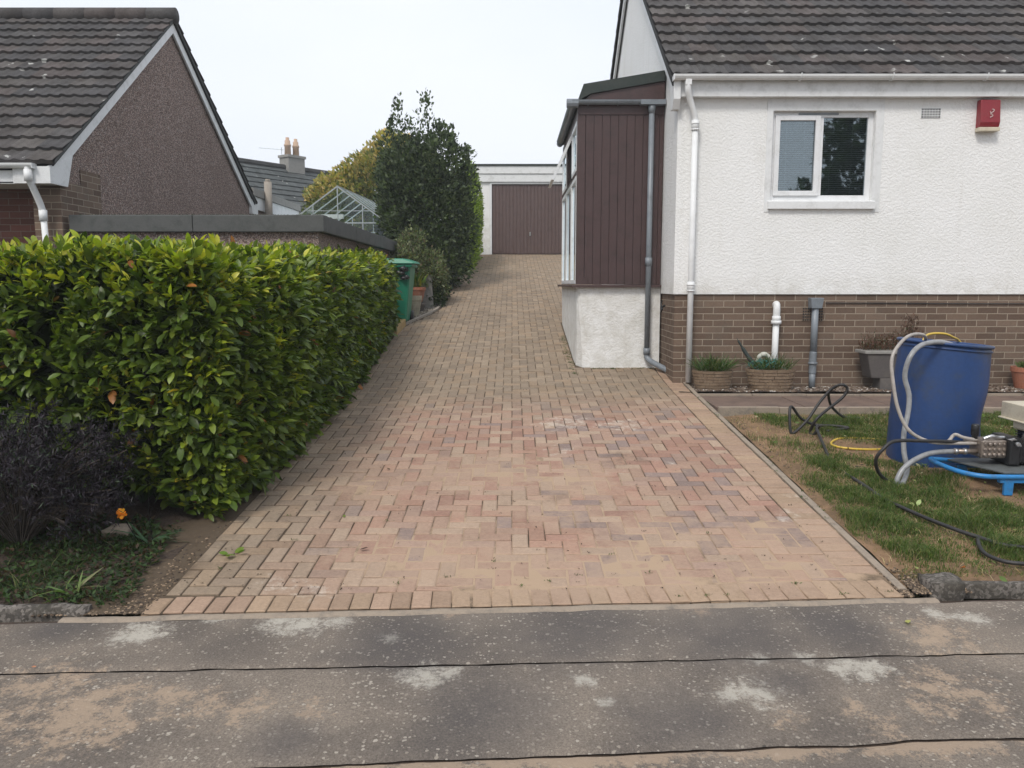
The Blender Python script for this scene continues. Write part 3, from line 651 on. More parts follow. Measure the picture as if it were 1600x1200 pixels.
rf = MB(); Sv = Vector((0, apex_y - 9.06, rz(apex_y) - rz(9.06))); tiles(rf, (1.76, 9.06, 3.835), (1, 0, 0), Sv, HX1 - 1.76 + .1, .30, .3, cols=TC)
Sv2 = Vector((0, -(16.9 - apex_y), rz(apex_y) - rz(16.9))); tiles(rf, (1.76, 16.9, rz(16.9) + .035), (1, 0, 0), Sv2, HX1 - 1.76 + .1, .30, .3, cols=TC)
ro = rf.build('roof', 'roof_tile', H)
ul = MB(); 
for (ya, yb) in ((9.1, apex_y), (apex_y, 16.85)):
    ul.add([(1.77, ya, rz(ya) + .012), (HX1, ya, rz(ya) + .012), (HX1, yb, rz(yb) + .012), (1.77, yb, rz(yb) + .012)], [(0, 1, 2, 3)])
    ul.add([(1.77, ya, rz(ya) - .03), (HX1, ya, rz(ya) - .03), (HX1, yb, rz(yb) - .03), (1.77, yb, rz(yb) - .03)], [(0, 1, 2, 3)])
ul.build('roof_deck', 'roof_underlay', ro)
rd = MB(); rd.tube([(1.74, apex_y, rz(apex_y) + .05), (HX1 + .1, apex_y, rz(apex_y) + .05)], .12, 10, False, col=TC[0]); rd.build('ridge_tiles', 'roof_tile', ro, smooth=True)
for ya, yb in ((9.16, apex_y), (16.8, apex_y)):
    bb = MB(); bb.prism([(1.80, ya, rz(ya) - .0), (1.80, yb, rz(yb) - .0), (1.80, yb, rz(yb) - .19), (1.80, ya, rz(ya) - .19)], (.03, 0, 0)); bb.build('bargeboard', 'white_paint', H)
vb = MB()
for ya, yb in ((9.08, apex_y), (16.9, apex_y)):   # dark verge strip under the tile edge
    vb.prism([(1.765, ya, rz(ya) + .05), (1.765, yb, rz(yb) + .05), (1.765, yb, rz(yb) - .03), (1.765, ya, rz(ya) - .03)], (.034, 0, 0))
vb.build('verge', 'roof_underlay', H)
# window
W = MB(); y0, y1 = HY0 + .055, HY0 + .105
def frame(mb, x0, x1, z0, z1, w_, y0, y1):
    mb.box(x0, x0 + w_, y0, y1, z0, z1); mb.box(x1 - w_, x1, y0, y1, z0, z1); mb.box(x0 + w_, x1 - w_, y0, y1, z0, z0 + w_); mb.box(x0 + w_, x1 - w_, y0, y1, z1 - w_, z1)
WM = 3.485
frame(W, WX0, WX1, WZ0 + .0, WZ1, .06, y0, y1); W.box(WM - .035, WM + .035, y0, y1, WZ0 + .06, WZ1 - .06); Wo = W.build('window', 'white_upvc', H, bevel=.004)
s_ = MB(); frame(s_, WX0 + .04, WM - .005, WZ0 + .055, WZ1 - .04, .055, y0 - .022, y0 + .01); s_.build('sash', 'white_upvc', Wo, bevel=.004)
p_ = MB(); p_.box(WX0 + .09, WM - .055, y0 + .012, y0 + .016, WZ0 + .1, WZ1 - .09); p_.build('pane', 'glass_window', Wo)
p_ = MB(); p_.box(WM + .036, WX1 - .06, y0 + .022, y0 + .026, WZ0 + .06, WZ1 - .06); p_.build('pane', 'glass_window', Wo)
v_ = MB(); v_.box(WX0 + .3, WX0 + .75, y0 - .012, y0 - .001, WZ1 - .032, WZ1 - .015); v_.build('trickle_vent', 'pipe_grey', Wo)
sl = MB(); sl.prism([(WX0 - .03, HY0 - .045, WZ0 - .10), (WX0 - .03, HY0 - .045, WZ0 - .015), (WX0 - .03, y0, WZ0 + .004), (WX0 - .03, y0, WZ0 - .10)], (WX1 - WX0 + .06, 0, 0)); sl.build('sill', 'white_paint', H, bevel=.004)
bl = MB(); z = WZ0 + .07
while z < WZ1 - .05:
    zz = z; bl.add([(WX0 + .02, y1 + .02, zz), (WX1 - .02, y1 + .02, zz), (WX1 - .02, y1 + .038, zz + .010), (WX0 + .02, y1 + .038, zz + .010)], [(0, 1, 2, 3)]); z += .021
for xx in (WX0 + .2, WM - .15, WM + .15, WX1 - .2): bl.box(xx, xx + .002, y1 + .026, y1 + .028, WZ0 + .05, WZ1)
bl.box(WX0 + .02, WX1 - .02, y1 + .015, y1 + .04, WZ0 + .055, WZ0 + .068)
bl.build('blind', 'blind_grey', Wo)
rm = MB(); rm.box(WX0 - .3, WX1 + .3, y1 + .09, 11.5, WZ0 - .5, ZT - .05); rm.f = [f for i, f in enumerate(rm.f)]
rm.build('dark_room', 'interior', H)
# vent, alarm, pipes
def grille(x0, x1, z0, z1, y, rows, cols_, mat_plate, root, name):
    m = MB(); m.box(x0, x1, y - .006, y + .004, z0, z1); o = m.build(name, mat_plate, root); m = MB()
    for i in range(cols_):
        for j in range(rows):
            cx = x0 + (x1 - x0) * (i + .5) / cols_; cz = z0 + (z1 - z0) * (j + .5) / rows; h_ = .30
            m.box(cx - h_ * (x1 - x0) / cols_, cx + h_ * (x1 - x0) / cols_, y - .0085, y - .005, cz - h_ * (z1 - z0) / rows, cz + h_ * (z1 - z0) / rows)
    m.build('vent_holes', 'roof_underlay', o)
grille(4.58, 4.80, 3.42, 3.53, HY0, 4, 7, 'white_paint', H, 'wall_vent'); grille(3.36, 3.60, 1.15, 1.31, HY0 + .02, 5, 9, 'brick_brown', H, 'wall_vent')
al = MB(); al.prism([(5.2, 9.2, 3.31), (5.2, 9.12, 3.31), (5.2, 9.10, 3.36), (5.2, 9.12, 3.60), (5.2, 9.14, 3.61), (5.2, 9.2, 3.61)], (.22, 0, 0)); ao = al.build('alarm_box', 'alarm_red', H, bevel=.008)
al = MB(); al.box(5.195, 5.425, 9.105, 9.195, 3.265, 3.308); al.build('alarm_base', 'cream_tank', ao, bevel=.005)
al = MB(); al.tube([(5.32, 9.104, 3.50), (5.345, 9.104, 3.49), (5.33, 9.104, 3.47), (5.31, 9.102, 3.455), (5.33, 9.1, 3.43), (5.30, 9.1, 3.41)], .006, 5); al.tube([(5.30, 9.104, 3.48), (5.31, 9.104, 3.44)], .005, 5, False); al.build('alarm_emblem', 'pale_mark', ao)
dp = MB(); dp.tube([(1.93, 9.035, 3.82), (1.93, 9.035, 3.70), (1.96, 9.07, 3.60), (2.03, 9.12, 3.42), (2.04, 9.125, 3.34)], .034, 12); dp.tube([(2.04, 9.125, 3.36), (2.04, 9.125, .45)], .033, 12, False)
dpo = dp.build('downpipe', 'pipe_white', H, smooth=True)
for z in (3.33, 1.55):
    m = MB(); m.tube([(2.04, 9.125, z - .05), (2.04, 9.125, z + .05)], .042, 12, False); m.tube([(2.04, 9.125, z - .056), (2.04, 9.125, z - .04)], .046, 12, False); m.tube([(2.04, 9.125, z + .01), (2.04, 9.125, z + .026)], .046, 12, False); m.build('pipe_collar', 'pipe_white', dpo, smooth=True)
m = MB(); m.box(1.895, 1.965, 9.0, 9.07, 3.735, 3.80); m.build('outlet', 'pipe_white', dpo, bevel=.006)
m = MB(); m.tube([(3.05, 9.25, 1.33), (3.045, 9.18, 1.345), (3.04, 9.15, 1.30), (3.04, 9.15, 1.2)], .04, 12); m.tube([(3.04, 9.15, 1.22), (3.035, 9.15, .42)], .036, 12, False)
m.tube([(3.04, 9.15, 1.12), (3.04, 9.15, 1.16)], .058, 12, False); m.tube([(3.04, 9.15, 1.16), (3.04, 9.15, 1.21)], .048, 12, False); m.build('waste_pipe', 'pipe_white', H, smooth=True, label='short white waste pipe on brick base')
m = MB(); m.tube([(3.48, 9.14, 1.33), (3.48, 9.14, .78)], .038, 12, False); m.tube([(3.48, 9.14, .80), (3.475, 9.135, .7), (3.48, 9.14, .6), (3.48, 9.14, .55)], .042, 12); m.tube([(3.48, 9.14, .58), (3.48, 9.14, .38)], .036, 12, False); m.tube([(3.48, 9.14, .655), (3.48, 9.14, .68)], .052, 12, False); m.build('drain_pipe', 'pipe_grey', H, smooth=True)
m = MB(); m.prism([(3.42, 9.09, 1.30), (3.54, 9.09, 1.30), (3.555, 9.08, 1.42), (3.405, 9.08, 1.42)], (0, .11, 0)); m.build('hopper', 'pipe_grey', H, bevel=.006)
m = MB(); m.tube([(1.845, 9.62, 1.32), (1.81, 9.60, 1.30), (1.80, 9.56, 1.27)], .012, 7); m.tube([(1.80, 9.60, 1.24), (1.80, 9.60, 1.36)], .009, 6, False); m.tube([(1.80, 9.56, 1.38), (1.80, 9.64, 1.33)], .008, 6, False); m.build('outside_tap', 'black_plastic', H, smooth=True)
m = MB(); m.tube([(3.62, 9.205, 1.36), (4.4, 9.208, 1.358), (5.2, 9.206, 1.352), (6.5, 9.207, 1.35)], .006, 5); m.build('wall_cable', 'black_rubber', H)

# ---------------------------------------------------------------- porch
P_ = thing('side_porch', 'dark brown boarded lean-to porch on white rendered base', 'porch', (1.35, 10.0, .5))
b_ = MB(); ZS = 1.57
poly = [(PX0 + .12, PY0 - .0), (1.858, PY0), (1.858, PY1), (PX0, PY1), (PX0, PY0 + .5), (PX0 + .01, PY0 + .25), (PX0 + .04, PY0 + .08)]
polyb = [(PX0 + .02, PY0 - .02), (1.858, PY0 - .02), (1.858, PY1), (PX0 - .05, PY1), (PX0 - .05, PY0 + .5), (PX0 - .045, PY0 + .2), (PX0 - .03, PY0 + .06)]
NZ = 14; rings = []
def ins(poly, k):
    cx, cy = 1.4, 11.5; out_ = []
    for x, y in poly:
        out_.append((x + (0 if x > 1.8 else k), y + k * (1 if y < 11 else -1))) 
    return out_
V = []
pp = [(1.858, PY0)] + [(PX0 + .05 - .0, PY0)] + [(PX0 + .02, PY0 + .02)] + [(PX0, PY0 + .06), (PX0, PY0 + .4), (PX0, PY0 + 1.5), (PX0, PY1), (1.858, PY1)]
for k in range(NZ + 1):
    t = k / NZ; z = .3 + (ZS - .03 - .3) * t; fl = .02 * (1 - sm(.0, .6, t)); cut = .14 * (1 - sm(.12, .95, t))
    for i, (x, y) in enumerate(pp):
        dx = (-.02 * t + .0 - fl) if x < 1.5 else 0; dy = -fl if y < 10.2 else 0
        if i == 1: dx += cut
        if i == 2: dx += cut * .45; dy += cut * .25
        if i == 3: dx += cut * .08; dy += cut * .8
        V.append((x + dx, y + dy, z))
n = len(pp); F = [(k * n + i, k * n + (i + 1) % n, (k + 1) * n + (i + 1) % n, (k + 1) * n + i) for k in range(NZ) for i in range(n - 1)] + [tuple(NZ * n + i for i in range(n))]
mk('base_wall', V, [f[::-1] for f in F], 'render_white', P_)
ZG = 3.72
fw = MB(); x = .86; FX0 = .80
# front boards, each with its own groove
k = 0; x = FX0 + .10
while x < 1.85:
    x2 = min(x + .1, 1.853); fw.prism([(x + .003, 9.99, ZS), (x + .003, 9.987, ZG - .09), (x + .003, 10.02, ZG - .09), (x + .003, 10.02, ZS)], (x2 - x - .006, 0, 0)); x = x2
fw.box(FX0 + .1, 1.853, 10.005, 10.03, ZS, ZG); fw.build('cladding', 'brown_timber', P_)
m = MB(); m.box(FX0, FX0 + .097, 9.985, 10.08, ZS, ZG); m.build('corner_post', 'brown_timber', P_, bevel=.004)
m = MB(); m.box(FX0 + .02, 1.85, 9.975, 9.99, ZG - .10, ZG + .02); m.build('head_board', 'brown_timber', P_)
m = MB(); m.box(FX0 - .06, 1.853, 9.93, 10.0, ZS - .035, ZS - .003); m.box(FX0 - .06, FX0 + .0, 10.0, PY1, ZS - .035, ZS - .003); m.build('sill', 'brown_timber', P_, bevel=.004)
m = MB(); m.box(FX0 + .005, FX0 + .14, 9.972, 9.986, ZS, ZS + .09); m.build('corner_block', 'brown_timber', P_)
# left (drive-facing) side : windows
m = MB(); m.box(FX0 + .01, FX0 + .06, 10.08, PY1, ZG - .14, ZG)
for yy in (10.08, 10.95, 11.95, 12.93): m.box(FX0 + .01, FX0 + .06, yy, yy + .07, ZS, ZG - .14)
m.box(FX0 + .01, FX0 + .06, 10.08, PY1, 2.92, 2.98); m.build('side_frame', 'brown_timber', P_)
for a, b2 in ((10.15, 10.95), (11.02, 11.95), (12.02, 12.93)):
    for z0, z1 in ((ZS + .01, 2.92), (2.98, ZG - .14)):
        op = (a > 11 and a < 12 and z0 > 2.9)
        f_ = MB(); w_ = .05
        def XX(z): return (FX0 + .0) - ((z1 - z) * .45 if op else 0)
        for (ya, yb, za_, zb_) in ((a, a + w_, z0, z1), (b2 - w_, b2, z0, z1), (a + w_, b2 - w_, z0, z0 + w_), (a + w_, b2 - w_, z1 - w_, z1)):
            f_.add([(XX(za_), ya, za_), (XX(za_) + .04, ya, za_), (XX(za_) + .04, yb, za_), (XX(za_), yb, za_), (XX(zb_), ya, zb_), (XX(zb_) + .04, ya, zb_), (XX(zb_) + .04, yb, zb_), (XX(zb_), yb, zb_)], [(0, 3, 2, 1), (4, 5, 6, 7), (0, 1, 5, 4), (1, 2, 6, 5), (2, 3, 7, 6), (3, 0, 4, 7)])
        fo = f_.build('window', 'white_upvc', P_)
        g_ = MB(); za_, zb_ = z0 + w_, z1 - w_
        g_.add([(XX(za_) + .02, a + w_, za_), (XX(za_) + .02, b2 - w_, za_), (XX(zb_) + .02, b2 - w_, zb_), (XX(zb_) + .02, a + w_, zb_)], [(0, 1, 2, 3)]); g_.build('pane', 'glass_window', fo)
m = MB(); m.box(FX0 + .08, 1.85, 10.06, PY1 - .02, ZS + .01, ZG - .05); m.build('dark_room', 'interior', P_)
m = MB(); m.box(FX0 + .02, 1.853, PY1 - .01, PY1 + .01, ZS, ZG); m.build('back_wall', 'brown_timber', P_)
# roof : lean-to rising to the house
z0a, z1a = 3.96, 4.10
m = MB(); m.prism([(.80, 9.90, ZG + .07), (.86, 9.90, z0a), (1.84, 9.90, z1a + .02), (1.84, 9.90, z1a - .10), (.95, 9.90, ZG + .13), (.82, 9.90, ZG + .06)], (0, 3.2, 0)); m.build('roof', 'felt_green', P_)
m = MB(); m.prism([(.84, 9.925, ZG + .03), (.95, 9.925, ZG + .125), (1.84, 9.925, z1a - .105), (1.84, 9.925, ZG + .03)], (0, 3.1, 0)); m.build('gable_board', 'brown_timber', P_)
m = MB(); half_gutter(m, (.72, 9.93, ZG + .055), (1.85, 9.93, ZG + .055), .052); half_gutter(m, (.745, 9.89, ZG + .055), (.745, 12.7, ZG + .055), .052)
m.tube([(.66, 9.93, ZG + .02), (.80, 9.93, ZG + .02)], .055, 10, False); m.box(1.55, 1.85, 9.872, 9.985, ZG - .0, ZG + .056); m.tube([(.745, 12.66, ZG + .02), (.745, 12.72, ZG + .02)], .052, 10, False)
for xx in (.92, 1.28, 1.55): m.tube([(xx, 9.93 + .057 * math.cos(t), ZG + .055 - .057 * math.sin(t)) for t in np.linspace(0, math.pi, 9)], .006, 5)
m.build('gutter', 'pipe_grey', P_)
m = MB(); m.tube([(1.69, 9.93, ZG + .01), (1.69, 9.93, ZG - .10)], [.05, .036], 12, False); m.tube([(1.69, 9.93, ZG - .08), (1.69, 9.93, .72)], .034, 12, False)
m.tube([(1.69, 9.93, .76), (1.69, 9.93, .70), (1.70, 9.92, .655), (1.75, 9.86, .61), (1.90, 9.66, .53), (2.0, 9.52, .485), (2.04, 9.44, .46), (2.045, 9.41, .40)], .036, 12)
dpo = m.build('downpipe', 'pipe_grey', P_, smooth=True)
for a, b2 in (((1.69, 9.93, 1.80), (1.69, 9.93, 1.90)), ((1.69, 9.93, .70), (1.69, 9.93, .78)), ((1.93, 9.62, .52), (1.98, 9.55, .495))):
    c = MB(); c.tube([a, b2], .043, 12, False); c.build('pipe_collar', 'pipe_grey', dpo, smooth=True)

# ---------------------------------------------------------------- back garage
G = thing('rear_garage', 'flat-roofed white garage with brown up-and-over door at top of drive', 'garage', (.9, 24, 2.4))
GX0, GX1 = -1.12, 3.2; DX0, DX1 = -.60, 1.72; zg = g(24)
m = MB(); m.box(GX0, DX0 - .06, 24, 29.5, zg - .3, 4.58); m.box(DX1 + .06, GX1, 24, 29.5, zg - .3, 4.58); m.box(DX0 - .06, DX1 + .06, 24.3, 29.5, zg - .3, 4.58); m.build('wall', 'render_white', G)
m = MB(); m.box(GX0 - .04, GX1 + .04, 23.93, 29.6, 4.56, 4.79); m.box(GX0 - .06, GX1 + .06, 23.90, 29.6, 4.793, 5.01); m.build('fascia', 'white_paint', G)
m = MB(); m.box(GX0 - .09, GX1 + .09, 23.87, 29.65, 5.013, 5.065); m.build('roof', 'felt_green', G)
m = MB(); m.box(DX0 - .057, DX0, 23.97, 24.1, zg, 4.555); m.box(DX1, DX1 + .057, 23.97, 24.1, zg, 4.555); m.box(DX0, DX1, 23.97, 24.1, 4.50, 4.555); m.build('door_frame', 'white_upvc', G)
m = MB(); x = DX0 + .01; w_ = (DX1 - DX0 - .02) / 22
for i in range(22): m.prism([(x + .004, 24.03, zg + .03), (x + .012, 24.02, zg + .03), (x + w_ - .012, 24.02, zg + .03), (x + w_ - .004, 24.03, zg + .03)], (0, 0, 4.495 - zg - .03)); x += w_
m.box(DX0 + .005, DX1 - .005, 24.03, 24.06, zg + .015, 4.498); do = m.build('garage_door', 'door_brown', G)
m = MB(); m.box(.52, .56, 23.99, 24.018, zg + .55, zg + .66); m.tube([(.54, 23.98, zg + .56), (.54, 23.97, zg + .64)], .012, 6, False); m.build('handle', 'silver', do)

# ---------------------------------------------------------------- left house
LH = thing('brown_house', 'brown roughcast gabled house with white bargeboards and grey tiled roof', 'house', (-6, 9.2, .4))
GX = -5.05; yL, zL = 9.0, 2.98; yA_, zA_ = 12.27, 5.42; yR, zR = 15.6, 3.18
m = MB(); m.add([(GX, 9.10, 0), (GX, 9.10, 2.93), (GX, yA_, zA_ - .12), (GX, yR, zR - .05), (GX, yR, 0), (-13, 9.45, 0), (-13, 9.45, zL), (-13, yA_, zA_), (-13, yR, zR), (-13, yR, 0)],
    [(0, 1, 2, 3, 4), (5, 9, 8, 7, 6), (4, 3, 8, 9)]); m.build('gable_wall', 'roughcast_brown', LH)
m = MB(); m.box(GX - .3, GX + .01, 9.05, 9.5, 0, 2.72)     # brick corner return
m.prism([(GX + .004, 9.5, 0), (GX + .004, 9.95, 0), (GX + .004, 9.95, 2.9), (GX + .004, 9.5, 2.9)], (.006, 0, 0)); m.build('brick_corner', 'brick_brown', LH)
m = MB(); m.box(-13, GX - .31, 9.38, 9.46, 0, 2.8); m.build('front_wall', 'brick_red', LH)
def lrz(y): return zL + (zA_ - zL) * (y - yL) / (yA_ - yL) if y < yA_ else zA_ + (zR - zA_) * (y - yA_) / (yR - yA_)
rf = MB(); tiles(rf, (-13, 8.80, lrz(8.80) + .04), (1, 0, 0), Vector((0, yA_ - 8.8, lrz(yA_) - lrz(8.8))), 13 + GX + .10, .27, .3, cols=TC)
tiles(rf, (-13, 15.75, lrz(15.75) + .04), (1, 0, 0), Vector((0, -(15.75 - yA_), zA_ - lrz(15.75))), 13 + GX + .10, .30, .3, cols=TC)
ro = rf.build('roof', 'roof_tile', LH)
m = MB()
for ya, yb in ((8.85, yA_), (yA_, 15.7)):
    m.prism([(-13, ya, lrz(ya) + .015), (-13, yb, lrz(yb) + .015), (-13, yb, lrz(yb) - .02), (-13, ya, lrz(ya) - .02)], (13 + GX + .07, 0, 0))
m.build('roof_deck', 'roof_underlay', ro)
m = MB(); x = -13
while x < GX + .05: m.tube([(x, yA_, zA_ + .075), (min(x + .44, GX + .11), yA_, zA_ + .075)], .11, 12, False, col=random.choice(TC)); x += .45
m.build('ridge_tiles', 'roof_tile', ro, smooth=True)
for ya, yb in ((8.86, yA_), (15.7, yA_)):
    m = MB(); m.prism([(GX + .02, ya, lrz(ya) + .0), (GX + .02, yb, lrz(yb) + .0), (GX + .02, yb, lrz(yb) - .17), (GX + .02, ya, lrz(ya) - .17)], (.03, 0, 0)); m.build('bargeboard', 'white_paint', LH)
    m = MB(); m.prism([(GX + .051, ya, lrz(ya) + .04), (GX + .051, yb, lrz(yb) + .04), (GX + .051, yb, lrz(yb) - .0), (GX + .051, ya, lrz(ya) - .0)], (.03, 0, 0)); m.build('verge', 'coping_dark', LH)
m = MB(); m.prism([(GX + .02, 8.80, 2.66), (GX + .02, 9.14, 2.66), (GX + .02, 9.28, 3.02), (GX + .02, 8.80, 2.84)], (.034, 0, 0)); m.box(GX - .35, GX + .02, 8.80, 8.83, 2.66, 2.84); m.build('eaves_box', 'white_paint', LH)
m = MB(); m.box(-13, GX - .35, 8.83, 8.855, 2.66, 2.80); m.box(-13, GX - .0, 8.83, 9.4, 2.665, 2.68); m.build('fascia', 'white_paint', LH)
m = MB(); half_gutter(m, (-13, 8.77, 2.865), (GX - .10, 8.77, 2.865), .052); m.box(GX - .10, GX - .095, 8.72, 8.82, 2.81, 2.866); m.build('gutter', 'pipe_white', LH)
m = MB(); m.tube([(-5.215, 8.77, 2.83), (-5.215, 8.77, 2.72), (-5.21, 8.83, 2.62), (-5.195, 8.92, 2.45), (-5.19, 8.95, 2.36)], .036, 12); m.tube([(-5.19, 8.95, 2.38), (-5.14, 8.96, .3)], .033, 12, False); dpo = m.build('downpipe', 'pipe_white', LH, smooth=True)
for z in (2.74, 2.33):
    m = MB(); xx = -5.215 if z > 2.6 else -5.19; yy = 8.77 if z > 2.6 else 8.95; m.tube([(xx, yy, z - .06), (xx, yy, z + .06)], .044, 12, False); m.build('pipe_collar', 'pipe_white', dpo, smooth=True)
m = MB(); m.box(GX + .001, GX + .02, 12.55, 12.75, 2.46, 2.62); m.build('wall_vent', 'cream_tank', LH)
# rear flat extension
m = MB(); m.prism([(GX - .02, 15.62, 0), (GX - .02, 19.0, 0), (GX - .02, 19.0, 3.2), (GX - .02, 15.62, 3.2)], (-2.2, 0, 0)); m.build('extension_wall', 'roughcast_brown', LH)
m = MB(); m.box(GX - 2.4, GX + .03, 15.72, 19.05, 3.03, 3.27); m.box(GX - .03, GX + .06, 15.55, 15.9, 2.92, 3.2); m.build('extension_fascia', 'white_paint', LH)
m = MB(); m.box(GX - 2.45, GX + .06, 15.66, 19.1, 3.275, 3.42); m.build('extension_roof', 'slab_grey', LH)
m = MB(); m.tube([(-4.93, 16.4, 2.6), (-4.93, 16.4, 3.62)], .075, 12, False); m.tube([(-4.93, 16.4, 3.62), (-4.93, 16.4, 3.67)], .05, 12, False); m.build('vent_pipe', 'concrete', LH, smooth=True)

# outbuilding with dark coping
OB = thing('outbuilding', 'low flat-roofed roughcast outbuilding with dark concrete coping behind hedge', 'outbuilding', (-3.5, 9.1, .3))
ox0, ox1, oy0, oy1 = -4.97, -2.2, 9.16, 14.9
m = MB(); m.box(ox0, ox1, oy0, oy1, -.1, 2.17); m.build('wall', 'roughcast_brown', OB)
for (a, b_, c, d) in ((ox0 - .02, -3.6, 9.09, 9.2), (-3.596, -2.12, 9.09, 9.2)):
    m = MB(); m.box(a, b_, c, d, 2.16, 2.35); m.build('coping', 'coping_dark', OB, bevel=.01)
for (c, d) in ((9.204, 11.0), (11.004, 13.0), (13.004, 14.98)):
    m = MB(); m.box(-2.26, -2.12, c, d, 2.158, 2.348); m.build('coping', 'coping_dark', OB, bevel=.01)
m = MB(); m.box(ox0, -2.26, 9.2, 14.9, 2.19, 2.24); m.build('roof', 'felt_green', OB)
m = MB(); m.box(-3.15, -2.50, 9.12, 9.16, 1.4, 1.99); m.box(-3.9, -3.15, 9.12, 9.16, 1.4, 1.98); m.build('door_frame', 'white_paint', OB)
m = MB()
for i in range(260):
    x = random.uniform(-4.9, -2.15); m.rock((x, random.uniform(9.1, 9.18), 2.352), random.uniform(.006, .014), (.05, .055, .03), .5)
for i in range(400):
    m.rock((random.uniform(-2.2, -2.13), random.uniform(9.2, 14.9), 2.35), random.uniform(.006, .014), (.05, .055, .03), .5)
m.build('moss', 'gravel_stone', OB)['kind'] = 'stuff'

# ---------------------------------------------------------------- foliage generator
def leaves(name, P, D, L, W, C, mat, root=None, kind=2, droop=.25, N=None, fold=.25):
    """P base points (n,3), D leaf direction, L length, W half width, C colours"""
    P = np.asarray(P, float); n = len(P); D = np.asarray(D, float); D /= np.linalg.norm(D, axis=1)[:, None] + 1e-9
    up = RNG.normal(0, .45, (n, 3)) + (np.array([0, 0, 1.0]) if N is None else N)
    S = np.cross(D, up); S /= np.linalg.norm(S, axis=1)[:, None] + 1e-9; U = np.cross(S, D)
    L = np.broadcast_to(L, (n,))[:, None]; W = np.broadcast_to(W, (n,))[:, None]
    if kind == 2:
        V = np.stack([P, P + D * L * .5 + S * W + U * W * fold, P + D * L, P + D * L * .5 - S * W + U * W * fold], 1)
        b = np.arange(n)[:, None] * 4; F = np.concatenate([b + [0, 1, 2], b + [0, 2, 3]]); k = 4
    else:
        ts = [.0, .22, .5, .8, 1.0]; ws = [0, .72, 1.0, .68, 0]; V = []
        for t, w_ in zip(ts, ws):
            c = P + D * L * t - U * L * droop * t * t
            if w_ == 0: V.append(c)
            else: V += [c + S * W * w_ + U * W * w_ * fold, c, c - S * W * w_ + U * W * w_ * fold]
        V = np.stack(V, 1); k = 11; b = np.arange(n)[:, None] * 11
        T = [(0, 1, 2), (0, 2, 3), (7, 10, 8), (8, 10, 9)]
        for a in (1, 4): T += [(a, a + 3, a + 4), (a, a + 4, a + 1), (a + 1, a + 4, a + 5), (a + 1, a + 5, a + 2)]
        F = np.concatenate([b + list(t) for t in T])
    C = np.repeat(np.asarray(C, float)[:, None, :], k, 1).reshape(-1, 3)
    return mk(name, V.reshape(-1, 3), F, mat, root, vc=C, smooth=(kind != 2))

# laurel hedge : an L of clipped laurel, along the street and along the drive
HD = thing('laurel_hedge', 'clipped glossy green laurel hedge along the left of the driveway', 'hedge', (-2.6, 7, .1))
def htop(y): return 1.725 + (y - 5) * .034 + .02 * math.sin(y * 1.7)
def bulge(a, b_): return .06 * fbm(a, b_, 1.1, 3, 1.5)
SH = []   # shoots : pos, normal, kind
def add_side(n):
    for i in range(n):
        y = 4.9 + (12.05 - 4.9) * random.random() ** 1.35; zt = htop(y); z0 = g(y) + .03; t = random.random(); z = z0 + (zt - z0) * t
        x = -1.80 - .12 * sm(5.9, 4.9, y) - .10 * sm(9, 12, y) + bulge(y, z) + .06 * math.sin(math.pi * t) + .02 - .10 * sm(.88, 1, t) - .03 * sm(.22, 0, t); SH.append(((x, y, z), (1, -.05, .12), t, y))
def add_front(n):
    for i in range(n):
        x = -1.98 - 3.0 * random.random(); zt = htop(5); z0 = .2 + .1 * (x < -2.3); t = random.random(); z = z0 + (zt - z0) * t
        y = 4.93 - .06 * math.sin(math.pi * t) + bulge(x, z + 5) + .08 * sm(.88, 1, t) + .10 * sm(.22, 0, t) ; SH.append(((x, y, z), (.05, -1, .12), t, y))
def add_corner(n):
    for i in range(n):
        a = random.uniform(0, math.pi / 2); t = random.random(); z = .1 + (htop(5) - .1) * t; rr = .24
        SH.append(((-2.10 + rr * math.cos(a) * (1 - .3 * sm(.2, 0, t)) + bulge(a, z), 5.12 - rr * math.sin(a) * (1 - .3 * sm(.2, 0, t)), z), (math.cos(a), -math.sin(a), .12), t, 5))
def add_top(n):
    for i in range(n):
        if random.random() < .62: y = random.uniform(4.95, 12.05); x = random.uniform(-2.75, -1.93)
        else: x = random.uniform(-5.0, -1.98); y = random.uniform(4.95, 5.8)
        SH.append(((x, y, htop(y) + .03 * fbm(x, y, 2, 3)), (0, 0, 1), 1.2, y))
add_side(3300); add_front(1700); add_corner(330); add_top(1500)
P, D, L, W, C = [], [], [], [], []
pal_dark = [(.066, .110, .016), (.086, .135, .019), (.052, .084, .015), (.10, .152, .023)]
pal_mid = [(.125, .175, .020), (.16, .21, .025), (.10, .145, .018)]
pal_new = [(.28, .34, .03), (.36, .40, .035), (.24, .31, .03), (.44, .42, .05)]
